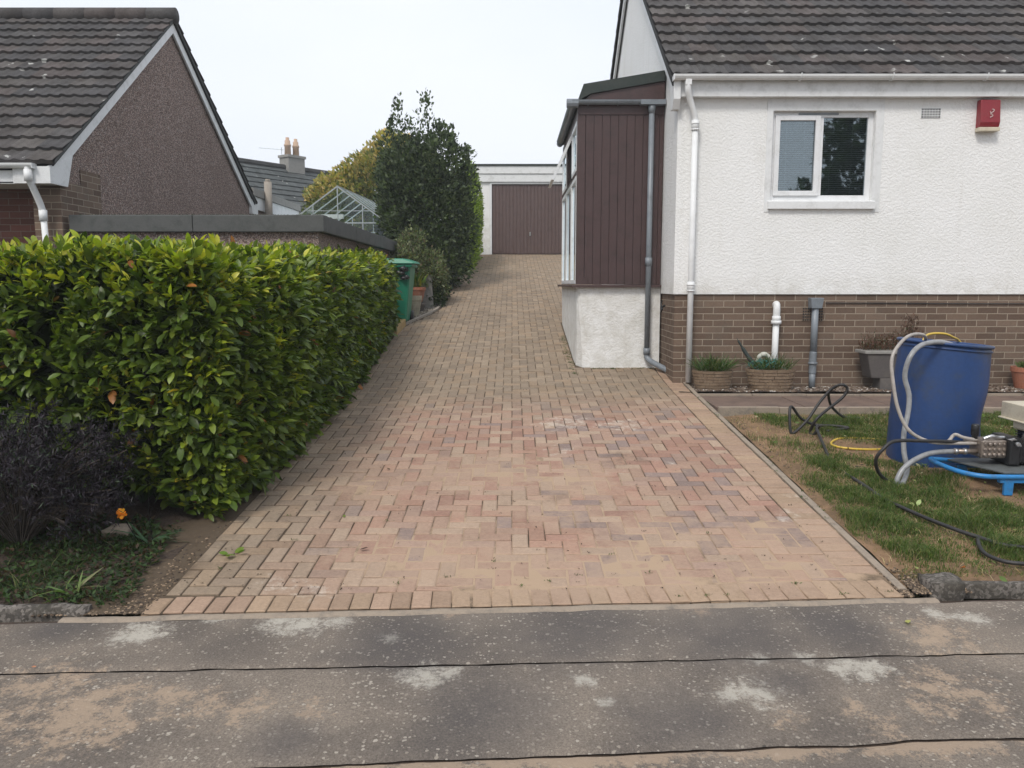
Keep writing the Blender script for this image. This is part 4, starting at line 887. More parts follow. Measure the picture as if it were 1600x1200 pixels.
for (p, nrm, t, yy) in SH:
    nv = np.array(nrm); nv = nv / np.linalg.norm(nv); p = np.array(p); patch = fbm(p[0] * .8 + p[1], p[2], 1.5, 3, 3)
    young = .10 + .55 * sm(.72, 1.05, t) + .5 * patch * (1 if t < 1 else .5) + (.12 if yy < 6 else 0)
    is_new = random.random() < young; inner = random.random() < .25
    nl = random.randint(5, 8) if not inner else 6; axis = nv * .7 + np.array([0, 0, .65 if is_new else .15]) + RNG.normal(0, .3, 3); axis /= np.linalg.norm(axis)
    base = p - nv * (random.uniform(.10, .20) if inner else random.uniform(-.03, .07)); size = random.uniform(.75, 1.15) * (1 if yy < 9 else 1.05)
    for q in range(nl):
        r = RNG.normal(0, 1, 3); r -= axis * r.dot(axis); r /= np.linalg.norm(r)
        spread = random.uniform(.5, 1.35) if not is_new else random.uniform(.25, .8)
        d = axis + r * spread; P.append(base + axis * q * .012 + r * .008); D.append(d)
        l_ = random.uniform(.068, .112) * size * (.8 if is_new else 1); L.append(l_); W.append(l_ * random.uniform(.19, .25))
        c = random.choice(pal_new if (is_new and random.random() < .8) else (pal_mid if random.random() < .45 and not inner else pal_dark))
        if random.random() < .010: c = random.choice([(.30, .12, .03), (.50, .36, .04), (.16, .08, .04)])
        k = random.uniform(.65, 1.3); C.append(tuple(v * k for v in c))
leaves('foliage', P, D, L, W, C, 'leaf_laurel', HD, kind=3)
# inner twigs and older inner leaves fill
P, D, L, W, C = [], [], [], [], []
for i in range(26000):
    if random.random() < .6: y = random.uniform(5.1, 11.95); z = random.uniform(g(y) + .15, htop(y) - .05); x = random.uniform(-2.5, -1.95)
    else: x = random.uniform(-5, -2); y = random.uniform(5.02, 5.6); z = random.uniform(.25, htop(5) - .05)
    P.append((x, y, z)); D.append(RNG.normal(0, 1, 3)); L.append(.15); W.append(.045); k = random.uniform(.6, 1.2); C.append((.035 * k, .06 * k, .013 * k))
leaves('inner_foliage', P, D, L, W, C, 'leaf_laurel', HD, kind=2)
m = MB()
for y in np.arange(5.3, 11.9, .35):
    m.tube([(-2.35, y, g(y) - .05), (-2.3 + random.uniform(-.05, .05), y + random.uniform(-.1, .1), g(y) + .7), (-2.3 + random.uniform(-.1, .1), y + .1, 1.5)], .018, 6)
for x in np.arange(-4.8, -2.3, .35): m.tube([(x, 5.35, -.02), (x + .05, 5.3, .7), (x, 5.35, 1.4)], .018, 6)
m.build('trunk', 'bark', HD)
struct(mk('bed_soil', [(x, y, g(y) - .012 + .03 * fbm(x, y, 2, 4) + .03 * sm(-1.85, -2.3, x)) for y in np.arange(3.72, 13, .12) for x in np.arange(-6, -1.85, .12)],
   [(j * 35 + i, j * 35 + i + 1, (j + 1) * 35 + i + 1, (j + 1) * 35 + i) for j in range(77) for i in range(34)], 'soil', smooth=True))

# dark feathery elder shrub, left front
SB = thing('dark_shrub', 'dark purple-black feathery shrub in front of the hedge corner', 'shrub', (-2.8, 4.6, .04))
P, D, L, W, C = [], [], [], [], []; st = MB()
for s_ in range(160):
    a = random.uniform(0, 2 * math.pi); rr = random.uniform(.05, 1) ** .6; tip = np.array([-2.86 + .66 * rr * math.cos(a), 4.45 + .42 * rr * math.sin(a), .12 + (.76 - .25 * rr) * random.uniform(.2, 1.05)])
    b0 = np.array([-2.88, 4.5, .03]); mid = (b0 + tip) / 2 + np.array([0, 0, .12]); st.tube([b0, mid, tip], .004, 4)
    for f_ in range(9):
        fd = RNG.normal(0, 1, 3) + np.array([0, 0, .25]); fd /= np.linalg.norm(fd); fl = random.uniform(.08, .16); o = tip + RNG.normal(0, .03, 3)
        for q in range(14):
            t = q / 14; pp_ = o + fd * fl * t; sd_ = np.cross(fd, RNG.normal(0, 1, 3)); sd_ /= np.linalg.norm(sd_)
            P.append(pp_); D.append(sd_ + fd * .7); L.append(random.uniform(.025, .05)); W.append(.0032); k = random.uniform(.5, 1.5); C.append((.019 * k, .014 * k, .02 * k) if random.random() < .93 else (.03, .05, .025))
leaves('foliage', P, D, L, W, C, 'leaf_dark', SB, kind=2); st.build('stems', 'bark', SB)

# weeds and ground cover in the bed
pts = []
while len(pts) < 3200:
    x = random.uniform(-3.6, -1.95); y = random.uniform(3.76, 4.75)
    if fbm(x, y, 3, 3) > -.05 and x < -2.0 - .25 * (y - 3.7): pts.append((x, y, g(y) - .01, 1))
tag(blades('weeds', pts, .03, .11, .003, [(.04, .075, .018), (.055, .10, .025), (.03, .055, .02), (.10, .13, .04)], 'leaf_soft', 1.2), 'low weeds and grass in the flower bed at left', None, None, 'stuff')
P, D, L, W, C = [], [], [], [], []
for i in range(8000):
    x = random.uniform(-3.6, -1.9); y = random.uniform(3.74, 4.9)
    if x > -1.90 - .14 * (y - 3.7) or fbm(x, y, 2.5, 3, 6) < -.28: continue
    P.append((x, y, g(y) + random.uniform(0, .05))); D.append((random.gauss(0, 1), random.gauss(0, 1), random.uniform(.1, .8))); L.append(random.uniform(.02, .05)); W.append(.009); k = random.uniform(.6, 1.3)
    c = random.choice([(.035, .065, .02), (.05, .09, .025), (.03, .05, .02), (.07, .045, .025)]); C.append(tuple(v * k for v in c))
tag(leaves('ground_cover', P, D, L, W, C, 'leaf_soft', kind=2), 'small leafy weeds carpeting the flower bed soil', None, None, 'stuff')
for kx, ky, kl in ((-2.22, 3.83, 'spreading broad-bladed grass weed by the left kerb'), (-2.5, 3.9, 'thin pale weed stalks rising behind the left kerb')):
    P, D, L, W, C = [], [], [], [], []
    for i in range(16 if kx > -2.4 else 9):
        P.append((kx + random.gauss(0, .02), ky + random.gauss(0, .02), .02)); D.append((random.gauss(0, .7), random.gauss(0, .5), 1)); L.append(random.uniform(.09, .2)); W.append(.006 if kx > -2.4 else .003); C.append(random.choice([(.10, .16, .05), (.16, .22, .07), (.2, .2, .1)]))
    tag(centre(leaves('weed', P, D, L, W, C, 'leaf_soft', kind=3, droop=.7)), kl, 'weed')
# poppy
FL = thing('poppy', 'single orange poppy in bloom at the hedge corner', 'flower', (-2.19, 4.42, .05))
m = MB(); m.tube([(-2.17, 4.5, .05), (-2.20, 4.45, .16), (-2.215, 4.38, .285)], .0025, 5); m.tube([(-2.10, 4.5, .05), (-2.12, 4.5, .25), (-2.10, 4.48, .50)], .002, 5); m.build('stem', 'leaf_soft', FL)
P, D, L, W, C = [], [], [], [], []
for i in range(11):
    a = i * 2.4; P.append((-2.215, 4.38, .285)); D.append((math.cos(a) * .9, -.5 + .3 * random.random(), math.sin(a) * .9)); L.append(.034); W.append(.016); C.append(random.choice([(.75, .33, .03), (.78, .42, .04), (.7, .24, .02)]))
leaves('flower_head', P, D, L, W, C, 'leaf_soft', FL, kind=3, droop=-.3)
P, D, L, W, C = [], [], [], [], []
for i in range(18):
    a = random.uniform(0, 6.28); P.append((-2.13, 4.5, .06)); D.append((math.cos(a) * .9, math.sin(a) * .9, random.uniform(.4, 1.6))); L.append(random.uniform(.12, .24)); W.append(.007); C.append((.06, .12, .06))
leaves('leaf_tuft', P, D, L, W, C, 'leaf_soft', FL, kind=3, droop=.8)
tag(rough_block('rock', -2.45, -2.30, 4.6, 4.72, 0.0, .13, 'concrete_sand', .02), 'brown stone in the bed below the hedge, beside the poppy', 'stone')

# ---------------------------------------------------------------- trees and shrubs beyond
def bush(name, label, cat, blobs_, nleaf, lsize, pal, mat='leaf_soft', trunk=None, base=None, wmul=.3, noise_amp=.25, spikes=(), droop=0, inner=True, group=None):
    base = base or (blobs_[0][0], blobs_[0][1], g(blobs_[0][1])); T = thing(name, label, cat, base, group); P, D, L, W, C = [], [], [], [], []
    vol = [b[3] * b[4] * b[5] for b in blobs_]; vs_ = sum(v ** .67 for v in vol)
    for (cx, cy, cz, rx, ry, rz_), v in zip(blobs_, vol):
        for i in range(int(nleaf * v ** .67 / vs_)):
            d = RNG.normal(0, 1, 3); d /= np.linalg.norm(d); k = random.uniform(.62, 1.0) ** .5
            nn = 1 + noise_amp * mn.fractal(Vector(d * 2.2) + Vector((cx, cy, cz)), 1, 2, 4)
            hole = mn.noise(Vector(d * 4.5) + Vector((cz, cx, 3)))
            if hole > .32 and random.random() < .7: k *= .78
            p = np.array([cx, cy, cz]) + d * np.array([rx, ry, rz_]) * k * nn
            if p[2] < g(p[1]) - .1 and p[0] > -2.3: continue
            P.append(p); D.append(d + np.array([0, 0, .5]) + RNG.normal(0, .6, 3)); l_ = lsize * random.uniform(.6, 1.3); L.append(l_); W.append(l_ * wmul)
            c = pal(p, d, k); q = random.uniform(.7, 1.3); C.append(tuple(x * q for x in c))
    for (a, b2, r) in spikes:
        a = np.array(a); b2 = np.array(b2)
        nsp = int(np.linalg.norm(b2 - a) * 260)
        for i in range(nsp):
            t = random.random(); o = RNG.normal(0, 1, 3) * r * (1 - .7 * t); p = a + (b2 - a) * t + o
            P.append(p); D.append((b2 - a) + o * 3 + RNG.normal(0, .4, 3)); l_ = lsize * random.uniform(.6, 1.2); L.append(l_); W.append(l_ * wmul); c = pal(p, o, 1); q = random.uniform(.7, 1.3); C.append(tuple(x * q for x in c))
    leaves('crown', P, D, L, W, C, mat, T, kind=2)
    m = MB(); bz = base[2]
    for (cx, cy, cz, rx, ry, rz_) in blobs_[:6]:
        m.tube([(base[0], base[1], bz - .1), ((base[0] + cx) / 2, (base[1] + cy) / 2, bz + (cz - bz) * .55), (cx, cy, cz + rz_ * .3)], [.07, .05, .035, .02], 7)
    m.build('trunk', 'bark', T); return T
def pal_holly(p, d, k):
    r = random.random()
    if p[2] < 3.2 and p[0] < -.3 and fbm(p[0] * 2, p[2], 1.2, 2) > .2 and r < .25: return (.07, .115, .03)
    return (.020, .034, .018) if r < .2 else ((.062, .09, .045) if r < .65 else (.12, .15, .09))
bush('holly_tree', 'tall dark green evergreen with spiky upright shoots, left of the garage', 'tree',
     [(-1.85, 17.2, 3.0, .98, 1.0, 1.35), (-2.15, 17.4, 3.75, .62, .8, .95), (-1.55, 17.3, 3.9, .62, .8, .95), (-1.75, 17.0, 2.1, .85, .8, .8), (-1.25, 17.2, 3.0, .5, .6, 1.0), (-2.4, 17.4, 3.0, .5, .6, .9), (-2.55, 17.4, 2.6, .4, .5, .8), (-2.55, 17.4, 3.9, .35, .4, .5)], 36000, .085, pal_holly, 'leaf_soft', base=(-1.85, 17.2, g(17.2) - .1), wmul=.32, noise_amp=.42,
     spikes=[((-2.38, 17.2, 4.3), (-2.40, 17.2, 5.38), .15), ((-2.2, 17.2, 4.3), (-2.15, 17.2, 5.0), .14), ((-1.82, 17.2, 4.3), (-1.80, 17.2, 5.48), .17), ((-1.5, 17.2, 4.3), (-1.5, 17.2, 4.95), .13), ((-1.28, 17.2, 4.0), (-1.22, 17.2, 4.72), .12), ((-1.05, 17.2, 3.7), (-.98, 17.2, 4.45), .09), ((-2.6, 17.2, 3.9), (-2.75, 17.2, 4.5), .10), ((-2.6, 17.3, 4.4), (-2.55, 17.3, 5.05), .08)])
bush('conifer_hedge', 'yellow-green clipped conifer between dark evergreen and garage', 'hedge', [(-1.22, 20.5, 3.2, .45, 1.5, 1.15), (-1.2, 21.5, 3.6, .42, 1.3, 1.2), (-1.2, 22.5, 2.8, .35, 1.0, .9), (-1.2, 20.0, 2.5, .35, 1.2, .8)], 16000, .08,
     lambda p, d, k: random.choice([(.24, .33, .05), (.18, .26, .045), (.30, .37, .06), (.12, .18, .035)]), base=(-1.5, 21, g(21)), noise_amp=.15)
bush('variegated_shrub', 'grey-green variegated shrub behind the green wheelie bin', 'shrub', [(-1.95, 14.6, 1.78, .46, .5, .48), (-1.6, 14.9, 1.8, .38, .5, .42), (-1.85, 14.8, 2.15, .28, .3, .42), (-1.55, 14.9, 1.5, .35, .4, .3)], 12000, .055,
     lambda p, d, k: random.choice([(.17, .21, .11), (.09, .12, .05), (.26, .28, .17), (.07, .09, .045), (.15, .12, .08)]), base=(-1.8, 14.8, 1.1), noise_amp=.35, wmul=.3)
bush('ivy_mound', 'dark green ivy mound spilling onto the edge of the drive', 'ivy', [(-1.42, 14.75, 1.28, .18, .35, .22), (-1.42, 15.2, 1.4, .2, .4, .3), (-1.5, 14.9, 1.5, .2, .4, .3)], 2600, .045,
     lambda p, d, k: random.choice([(.025, .045, .02), (.04, .065, .03), (.02, .035, .018), (.06, .09, .04)]), base=(-1.45, 14.9, 1.15), wmul=.42)
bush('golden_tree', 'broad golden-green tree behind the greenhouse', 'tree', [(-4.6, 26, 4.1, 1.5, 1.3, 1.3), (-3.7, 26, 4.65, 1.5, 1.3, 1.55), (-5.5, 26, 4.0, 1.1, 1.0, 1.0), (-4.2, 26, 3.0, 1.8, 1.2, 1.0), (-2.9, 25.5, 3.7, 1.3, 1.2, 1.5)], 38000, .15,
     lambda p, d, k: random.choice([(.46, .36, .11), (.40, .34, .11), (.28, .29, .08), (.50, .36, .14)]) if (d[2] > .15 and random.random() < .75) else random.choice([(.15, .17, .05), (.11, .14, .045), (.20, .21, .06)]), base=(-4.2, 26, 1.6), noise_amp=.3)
# low retaining wall under the shrubs
m = MB(); m.prism([(-1.42, 15.2, g(15.2) - .2), (-1.22, 23.9, g(23.9) - .2), (-1.22, 23.9, g(23.9) + .1), (-1.42, 15.2, g(15.2) + .42)], (-.15, 0, 0)); o = m.build('retaining_wall', 'soil', None)
tag(centre(o), 'low dark retaining wall under the evergreen along the drive', 'wall')
pl_pts = []
P, D, L, W, C = [], [], [], [], []
for i in range(1500):     # trailing growth along that wall
    y = random.uniform(15, 23.5); P.append((-1.38 + .1 * fbm(0, y, 1, 2) + random.gauss(0, .07), y, g(y) + abs(random.gauss(0, .17)))); D.append((1, random.gauss(0, 1), random.gauss(0, .6))); L.append(.06); W.append(.02); k = random.uniform(.6, 1.3); C.append((.03 * k, .045 * k, .022 * k))
tag(leaves('trailing_plants', P, D, L, W, C, 'leaf_soft', kind=2), 'dark trailing plants along the foot of the retaining wall', None, None, 'stuff')

# greenhouse
GH = thing('greenhouse', 'aluminium framed glass greenhouse behind the outbuilding', 'greenhouse', (-3.6, 18, 1.4))
gx0, gx1, gy0, gy1, gzb, gze, gzr = -4.70, -2.62, 17.0, 20.2, 1.3, 2.85, 3.60
def sx(y): return (y - 17) * .06
m = MB()
def gb(a, b_, w_=.04): m.bar(a, b_, w_ * .72, w_ * .72)
ghm = (gx0 + gx1) / 2
for y in np.linspace(gy0, gy1, 6):
    s_ = sx(y); gb((gx0 + s_, y, gzb), (gx0 + s_, y, gze)); gb((gx1 + s_, y, gzb), (gx1 + s_, y, gze)); gb((gx0 + s_, y, gze), (ghm + s_, y, gzr), .035); gb((gx1 + s_, y, gze), (ghm + s_, y, gzr), .035)
for xx, z in ((gx0, gze), (gx1, gze), (ghm, gzr), (gx0, gzb), (gx1, gzb)): gb((xx + sx(gy0), gy0, z), (xx + sx(gy1), gy1, z), .05)
for y in (gy0, gy1):
    s_ = sx(y); gb((gx0 + s_, y, gze), (gx1 + s_, y, gze), .035); gb((gx0 + s_, y, 2.1), (gx1 + s_, y, 2.1), .03)
    for k in (1, 2, 3): xx = gx0 + (gx1 - gx0) * k / 4; gb((xx + s_, y, gzb), (xx + s_, y, gze + (gzr - gze) * (1 - abs(k - 2) / 2)), .028)
    gb((gx0 + .35 + s_, y, 3.1), (gx1 - .35 + s_, y, 3.1), .02)
m.build('frame', 'alu', GH)
m = MB()
for y in (gy0 + .01, gy1 - .01): s_ = sx(y); m.add([(gx0 + s_, y, gzb), (gx1 + s_, y, gzb), (gx1 + s_, y, gze), (ghm + s_, y, gzr), (gx0 + s_, y, gze)], [(0, 1, 2, 3, 4)])
for xx in (gx0, gx1):
    m.add([(xx, gy0, gzb), (xx + sx(gy1), gy1, gzb), (xx + sx(gy1), gy1, gze), (xx, gy0, gze)], [(0, 1, 2, 3)]); m.add([(xx, gy0, gze), (xx + sx(gy1), gy1, gze), (ghm + sx(gy1), gy1, gzr), (ghm, gy0, gzr)], [(0, 1, 2, 3)])
m.build('glazing', 'glass_green', GH)
m = MB(); m.box(-4.35, -3.65, 17.5, 17.56, 2.98, 3.07); m.box(-3.5, -2.8, 18.4, 19.4, 2.0, 2.04); m.box(-4.5, -3.8, 17.6, 19.8, 2.1, 2.14); m.build('shelf', 'white_paint', GH)

# far house
FH = thing('far_house', 'distant grey tiled roof with chimney beyond the greenhouse', 'house', (-9, 33, 2))
a = Vector((-14.2, 24.3, 0)); b_ = Vector((-7.3, 34.0, 0)); d = (b_ - a).normalized(); nrm = Vector((d.y, -d.x, 0)); zr = 6.05; drop = Vector((nrm.x * 3.6, nrm.y * 3.6, -2.9))
m = MB(); A = a + Vector((0, 0, zr)) + drop; tiles(m, A, d, -drop, (b_ - a).length, .33, .6, amp=.0, cols=[(.095, .105, .105), (.085, .095, .095), (.10, .11, .11)])
drop2 = Vector((-nrm.x * 3.6, -nrm.y * 3.6, -2.9)); tiles(m, b_ + Vector((0, 0, zr)) + drop2, -d, -drop2, (b_ - a).length, .33, .6, amp=.0, cols=[(.09, .10, .10)])
ro = m.build('roof', 'roof_tile', FH)
m = MB(); m.tube([a + Vector((0, 0, zr + .03)), b_ + Vector((0, 0, zr + .03))], .12, 8, False, col=(.07, .07, .07)); m.build('ridge_tiles', 'roof_tile', ro)
m = MB(); c0 = [a + drop * .95, b_ + drop * .95, b_ + drop2 * .95, a + drop2 * .95]; c0 = [Vector((p.x, p.y, 0)) for p in c0]
m.prism(c0, (0, 0, 3.15)); e1 = b_ + Vector((0, 0, zr - .12)); m.add([tuple(c0[1] + Vector((0, 0, 3.15))), tuple(c0[2] + Vector((0, 0, 3.15))), tuple(e1)], [(0, 1, 2)]); m.build('wall', 'roughcast_brown', FH)
ch = a + d * ((Vector((-8.66, 32.1, 0)) - a).dot(d)); cz = zr
m = MB(); 
def obox(mb, c, hx, hy, z0, z1):
    mb.prism([tuple(c + d * sx_ * hx + nrm * sy_ * hy + Vector((0, 0, z0))) for sx_, sy_ in ((-1, -1), (1, -1), (1, 1), (-1, 1))], (0, 0, z1 - z0))
obox(m, ch, .40, .27, 5.6, 6.52); obox(m, ch, .44, .31, 6.46, 6.56); cho = m.build('chimney', 'slab_grey', ro)
for k in (-1, 1):
    m = MB(); c = ch + d * .2 * k; m.lathe([(.13, 6.56), (.12, 6.9), (.14, 6.92), (.14, 6.97), (.11, 7.0), (.11, 7.12), (.07, 7.14), (.07, 7.24), (.02, 7.25)], (c.x, c.y, 0), 12); m.build('chimney_pot', 'chimney_pot', cho, smooth=True)
m = MB(); pz = 6.75; m.tube([ch + Vector((-.4, 0, 6.3)), ch + Vector((-.4, 0, 6.9))], .012, 5, False); m.tube([ch + Vector((-1.3, 0, 6.88)), ch + Vector((-.3, 0, 6.80))], .008, 5, False)
for k in range(6): q = ch + Vector((-1.2 + k * .16, 0, 6.87 - k * .012)); m.tube([q + Vector((0, -.12, 0)), q + Vector((0, .12, 0))], .005, 4, False)
m.build('aerial', 'alu', cho)
m = MB(); q1 = a + d * 5.2 + Vector((0, 0, zr)) + drop * .10; q2 = a + d * 5.2 + Vector((0, 0, zr)) + drop * .95; m.bar(q1 + Vector((0, 0, .06)), q2 + Vector((0, 0, .06)), .35, .04, up=nrm); m.build('flashing', 'slab_grey', ro)

# ---------------------------------------------------------------- bin and pots by the hedge end
BN = thing('wheelie_bin', 'green wheelie bin with bin bag under its lid at hedge end', 'bin', (-1.86, 13.05, g(13)))
zb = g(13.0)
m = MB(); r0 = [(-2.10, 12.80), (-1.70, 12.80), (-1.70, 13.30), (-2.10, 13.30)]; r1 = [(-2.18, 12.72), (-1.61, 12.72), (-1.61, 13.40), (-2.18, 13.40)]
m.add([(x, y, zb + .03) for x, y in r0] + [(x, y, zb + .94) for x, y in r1], [(0, 3, 2, 1), (4, 5, 6, 7)] + [(i, (i + 1) % 4, 4 + (i + 1) % 4, 4 + i) for i in range(4)]); m.build('body', 'bin_green', BN, bevel=.03)
m = MB(); m.box(-2.21, -1.58, 12.69, 13.43, zb + .90, zb + .95); m.build('rim', 'bin_green', BN, bevel=.015)
m = MB(); m.prism([(-2.23, 12.66, zb + .955), (-1.53, 12.66, zb + .955), (-1.56, 12.68, zb + .985), (-1.72, 12.7, zb + 1.035), (-2.2, 12.7, zb + 1.045)], (0, .76, .01)); m.build('lid', 'bin_green', BN, bevel=.012)
m = MB()
for i in range(26): m.rock((random.uniform(-2.2, -1.67), 12.69 + random.uniform(-.02, .02), zb + .81 + random.uniform(-.09, .07)), random.uniform(.045, .08), None, .7)
m.build('bin_bag', 'black_plastic', BN, smooth=True)
for yy in (12.9, ): pass
for k in (0, 1):
    m = MB(); xx = -2.12 + k * .42; m.lathe([(.02, 0), (.1, .002), (.1, .05), (.02, .052)], (0, 0, 0), 16); m.v = [(xx + z, 13.32 + x, zb + .10 + y) for x, y, z in m.v]; m.build('wheel', 'black_rubber', BN, smooth=True)
def pot(name, label, c, r, h, mat, plant=None, ribs=0):
    T = thing(name, label, 'plant pot', c); m = MB(); pr = [(r * .62, 0), (r * .68, h * .1)]
    for k in range(14): t = k / 13; pr.append((r * (.68 + .27 * t) * (1 + (.02 if ribs and k % 2 else 0)), h * (.1 + .68 * t)))
    pr += [(r * 1.02, h * .80), (r * 1.02, h), (r * .92, h), (r * .90, h * .86), (.01, h * .86)]; m.lathe(pr, c, 24); m.build('body', mat, T, smooth=False)
    m = MB(); m.lathe([(r * .88, h * .865), (r * .5, h * .89), (.01, h * .90)], c, 16); m.build('compost', 'soil', T)
    if plant:
        P, D, L, W, C = [], [], [], [], []
        for i in range(plant[0]):
            a = random.uniform(0, 6.28); rr = r * .8 * random.random(); P.append((c[0] + rr * math.cos(a), c[1] + rr * math.sin(a), c[2] + h * .88 + random.uniform(0, plant[1] * .4))); D.append((math.cos(a) * .5 + random.gauss(0, .3), math.sin(a) * .5 + random.gauss(0, .3), 1)); L.append(plant[1] * random.uniform(.5, 1)); W.append(plant[2]); k = random.uniform(.6, 1.3); C.append(tuple(v * k for v in random.choice(plant[3])))
        leaves('plant', P, D, L, W, C, 'leaf_soft', T, kind=2)
    return T
pot('plant_pot', 'terracotta pot with yellow-green plant, on an upturned pot by the slab', (-1.70, 14.15, g(14.1) + .17), .17, .26, 'terracotta', (120, .3, .012, [(.10, .17, .04), (.25, .24, .04), (.06, .12, .03)]))
pot('plant_pot', 'upturned brown pot carrying the terracotta pot', (-1.68, 14.15, g(14.1) - .04), .15, .2, 'planter_grey')
pot('plant_pot', 'ribbed beige pot beside the green wheelie bin', (-1.72, 13.72, g(13.7) - .04), .17, .38, 'pot_beige', None, 1)
m = MB(); m.prism([(-1.66, 14.45, g(14.4) - .02), (-1.42, 14.42, g(14.4) - .02), (-1.46, 14.50, g(14.4) + .62), (-1.68, 14.53, g(14.4) + .62)], (.0, .05, 0)); tag(centre(m.build('paving_slab', 'slab_grey', bevel=.004)), 'grey paving slab leaning upright against the shrubs', 'slab')
m = MB(); m.prism([(-1.86, 12.05, g(12.1) - .05), (-1.74, 12.05, g(12.1) - .05), (-1.74, 12.05, g(12.1) + .10), (-1.86, 12.05, g(12.1) + .10)], (.03, .75, .10)); tag(centre(m.build('timber_block', 'timber_yellow', bevel=.006)), 'pale yellow timber edging block at the foot of the bin', 'timber')
m = MB()
for i in range(700):
    y = random.uniform(12.3, 14.7); x = xl(y) - random.uniform(0, .3); m.rock((x, y, g(y) + .005), random.uniform(.008, .02), random.choice([(.3, .27, .22), (.2, .17, .13), (.42, .39, .33)]))
tag(m.build('pebbles', 'gravel_stone'), 'pale pebbles around the pots beside the bin', None, None, 'stuff')
m = MB(); y = 12.3
while y < 14.6: m.prism([(xl(y) - .045, y, g(y) - .08), (xl(y), y, g(y) - .08), (xl(y), y, g(y) + .03), (xl(y) - .045, y, g(y) + .03)], (xl(y + .4) - xl(y), .39, g(y + .39) - g(y))); y += .4
struct(m.build('edging_kerb', 'concrete'))

# ---------------------------------------------------------------- planters under the wall
def oval_planter(label, c, rx, ry, h, grass_n, gh_):
    T = thing('stone_planter', label, 'planter', c, 'stone-effect planters against the brick wall'); m = MB(); seg = 30; rows = 7; 
    for r_ in range(rows):
        z0 = h * r_ / rows; z1 = h * (r_ + 1) / rows - .006; k0 = .82 + .18 * r_ / rows; off = random.random() * 6; q = 0
        nb = 11; 
        for b2 in range(nb):
            a0 = off + b2 * 2 * math.pi / nb; a1 = a0 + 2 * math.pi / nb * .96; dk = random.uniform(.97, 1.03); vs_ = []
            st_ = 5
            for s2 in range(st_ + 1):
                a = a0 + (a1 - a0) * s2 / st_
                for (zz, kk) in ((z0, k0 * dk), (z1, k0 * dk * 1.012), (z1, k0 * .93), (z0, k0 * .93)): vs_.append((c[0] + rx * kk * math.cos(a), c[1] + ry * kk * math.sin(a), c[2] + zz))
            fs = [(s2 * 4 + e, s2 * 4 + (e + 1) % 4, (s2 + 1) * 4 + (e + 1) % 4, (s2 + 1) * 4 + e) for s2 in range(st_) for e in range(4)] + [(3, 2, 1, 0), (st_ * 4, st_ * 4 + 1, st_ * 4 + 2, st_ * 4 + 3)]
            m.add(vs_, fs)
    m.lathe([(.74, 0), (.90, h * .93), (.88, h * .95), (.01, h * .93)], c, 30, rx, ry); m.build('body', 'planter_stone', T)
    P, D, L, W, C = [], [], [], [], []
    for i in range(grass_n):
        a = random.uniform(0, 6.28); rr = random.random() ** .7 * .75; ca, sa = math.cos(a) * rr, math.sin(a) * rr
        P.append((c[0] + rx * ca, c[1] + ry * sa, c[2] + h * .93)); D.append((ca * .9 + random.gauss(0, .25), sa * .9 + random.gauss(0, .25), 1.1)); L.append(gh_ * random.uniform(.5, 1.1)); W.append(.0035); k = random.uniform(.6, 1.3)
        C.append(tuple(v * k for v in random.choice([(.06, .12, .03), (.09, .16, .05), (.04, .09, .025), (.14, .15, .06)])))
    leaves('plant', P, D, L, W, C, 'leaf_soft', T, kind=3, droop=.5); return T
oval_planter('smaller stone-effect planter with grassy plant, beside the white downpipe', (2.28, 8.96, .38), .235, .15, .23, 420, .21)
oval_planter('larger stone-effect planter with grassy plant and folded green netting', (2.93, 8.93, .38), .285, .17, .25, 300, .2)
NT = thing('garden_netting', 'folded green parasol-like stake with netting in the larger planter', 'netting', (2.78, 9.0, .6))
m = MB(); m.tube([(2.555, 9.02, .97), (2.585, 9.02, .92), (2.66, 9.01, .80), (2.74, 8.98, .68), (2.78, 8.96, .62)], [.003, .012, .022, .026, .02], 8); m.build('stake', 'felt_green', NT, smooth=True)
weath('net_teal', (.05, .22, .19), (.03, .12, .1), .6, .6); weath('cloth_white', (.5, .5, .44), (.25, .27, .22), .7, .7)
m = MB()
for i in range(26):
    a = Vector((random.uniform(2.72, 2.98), random.uniform(8.84, 8.97), random.uniform(.62, .70))); m.tube([a, a + Vector((random.uniform(-.08, .08), -.01, random.uniform(.02, .08))), a + Vector((random.uniform(-.12, .14), 0, random.uniform(-.02, .05)))], .0028, 4)
m.build('net', 'net_teal', NT)
m = MB(); m.tube([(2.78, 8.98, .70), (2.81, 8.98, .76), (2.86, 8.98, .785), (2.91, 8.98, .76), (2.95, 8.97, .71)], [.015, .026, .03, .026, .015], 8); m.build('cloth', 'cloth_white', NT, smooth=True)
# trough
TR = thing('trough_planter', 'grey trough planter of rusty heather, standing behind the blue drum', 'planter', (4.25, 9.0, .4))
m = MB(); m.prism([(3.98, 8.86, .80), (4.06, 8.9, .52), (4.50, 8.9, .52), (4.58, 8.86, .80)], (0, .24, 0)); m.build('body', 'planter_grey', TR, bevel=.01)
m = MB(); m.box(3.95, 4.61, 8.84, 9.12, .80, .835); m.build('rim', 'slab_grey', TR, bevel=.006); m = MB(); m.box(4.16, 4.40, 8.9, 9.08, .38, .52); m.build('foot', 'planter_grey', TR, bevel=.006)
P, D, L, W, C = [], [], [], [], []
for i in range(1500):
    x = random.uniform(3.96, 4.6); z = .83 + abs(random.gauss(0, .07)) * (1 + .8 * sm(4.2, 4.5, x)); P.append((x, random.uniform(8.87, 9.1), z)); D.append((random.gauss(0, .6), random.gauss(0, .6), 1)); L.append(.035); W.append(.005); k = random.uniform(.6, 1.3); C.append(tuple(v * k for v in random.choice([(.11, .045, .03), (.08, .05, .03), (.05, .06, .025), (.14, .07, .05)])))
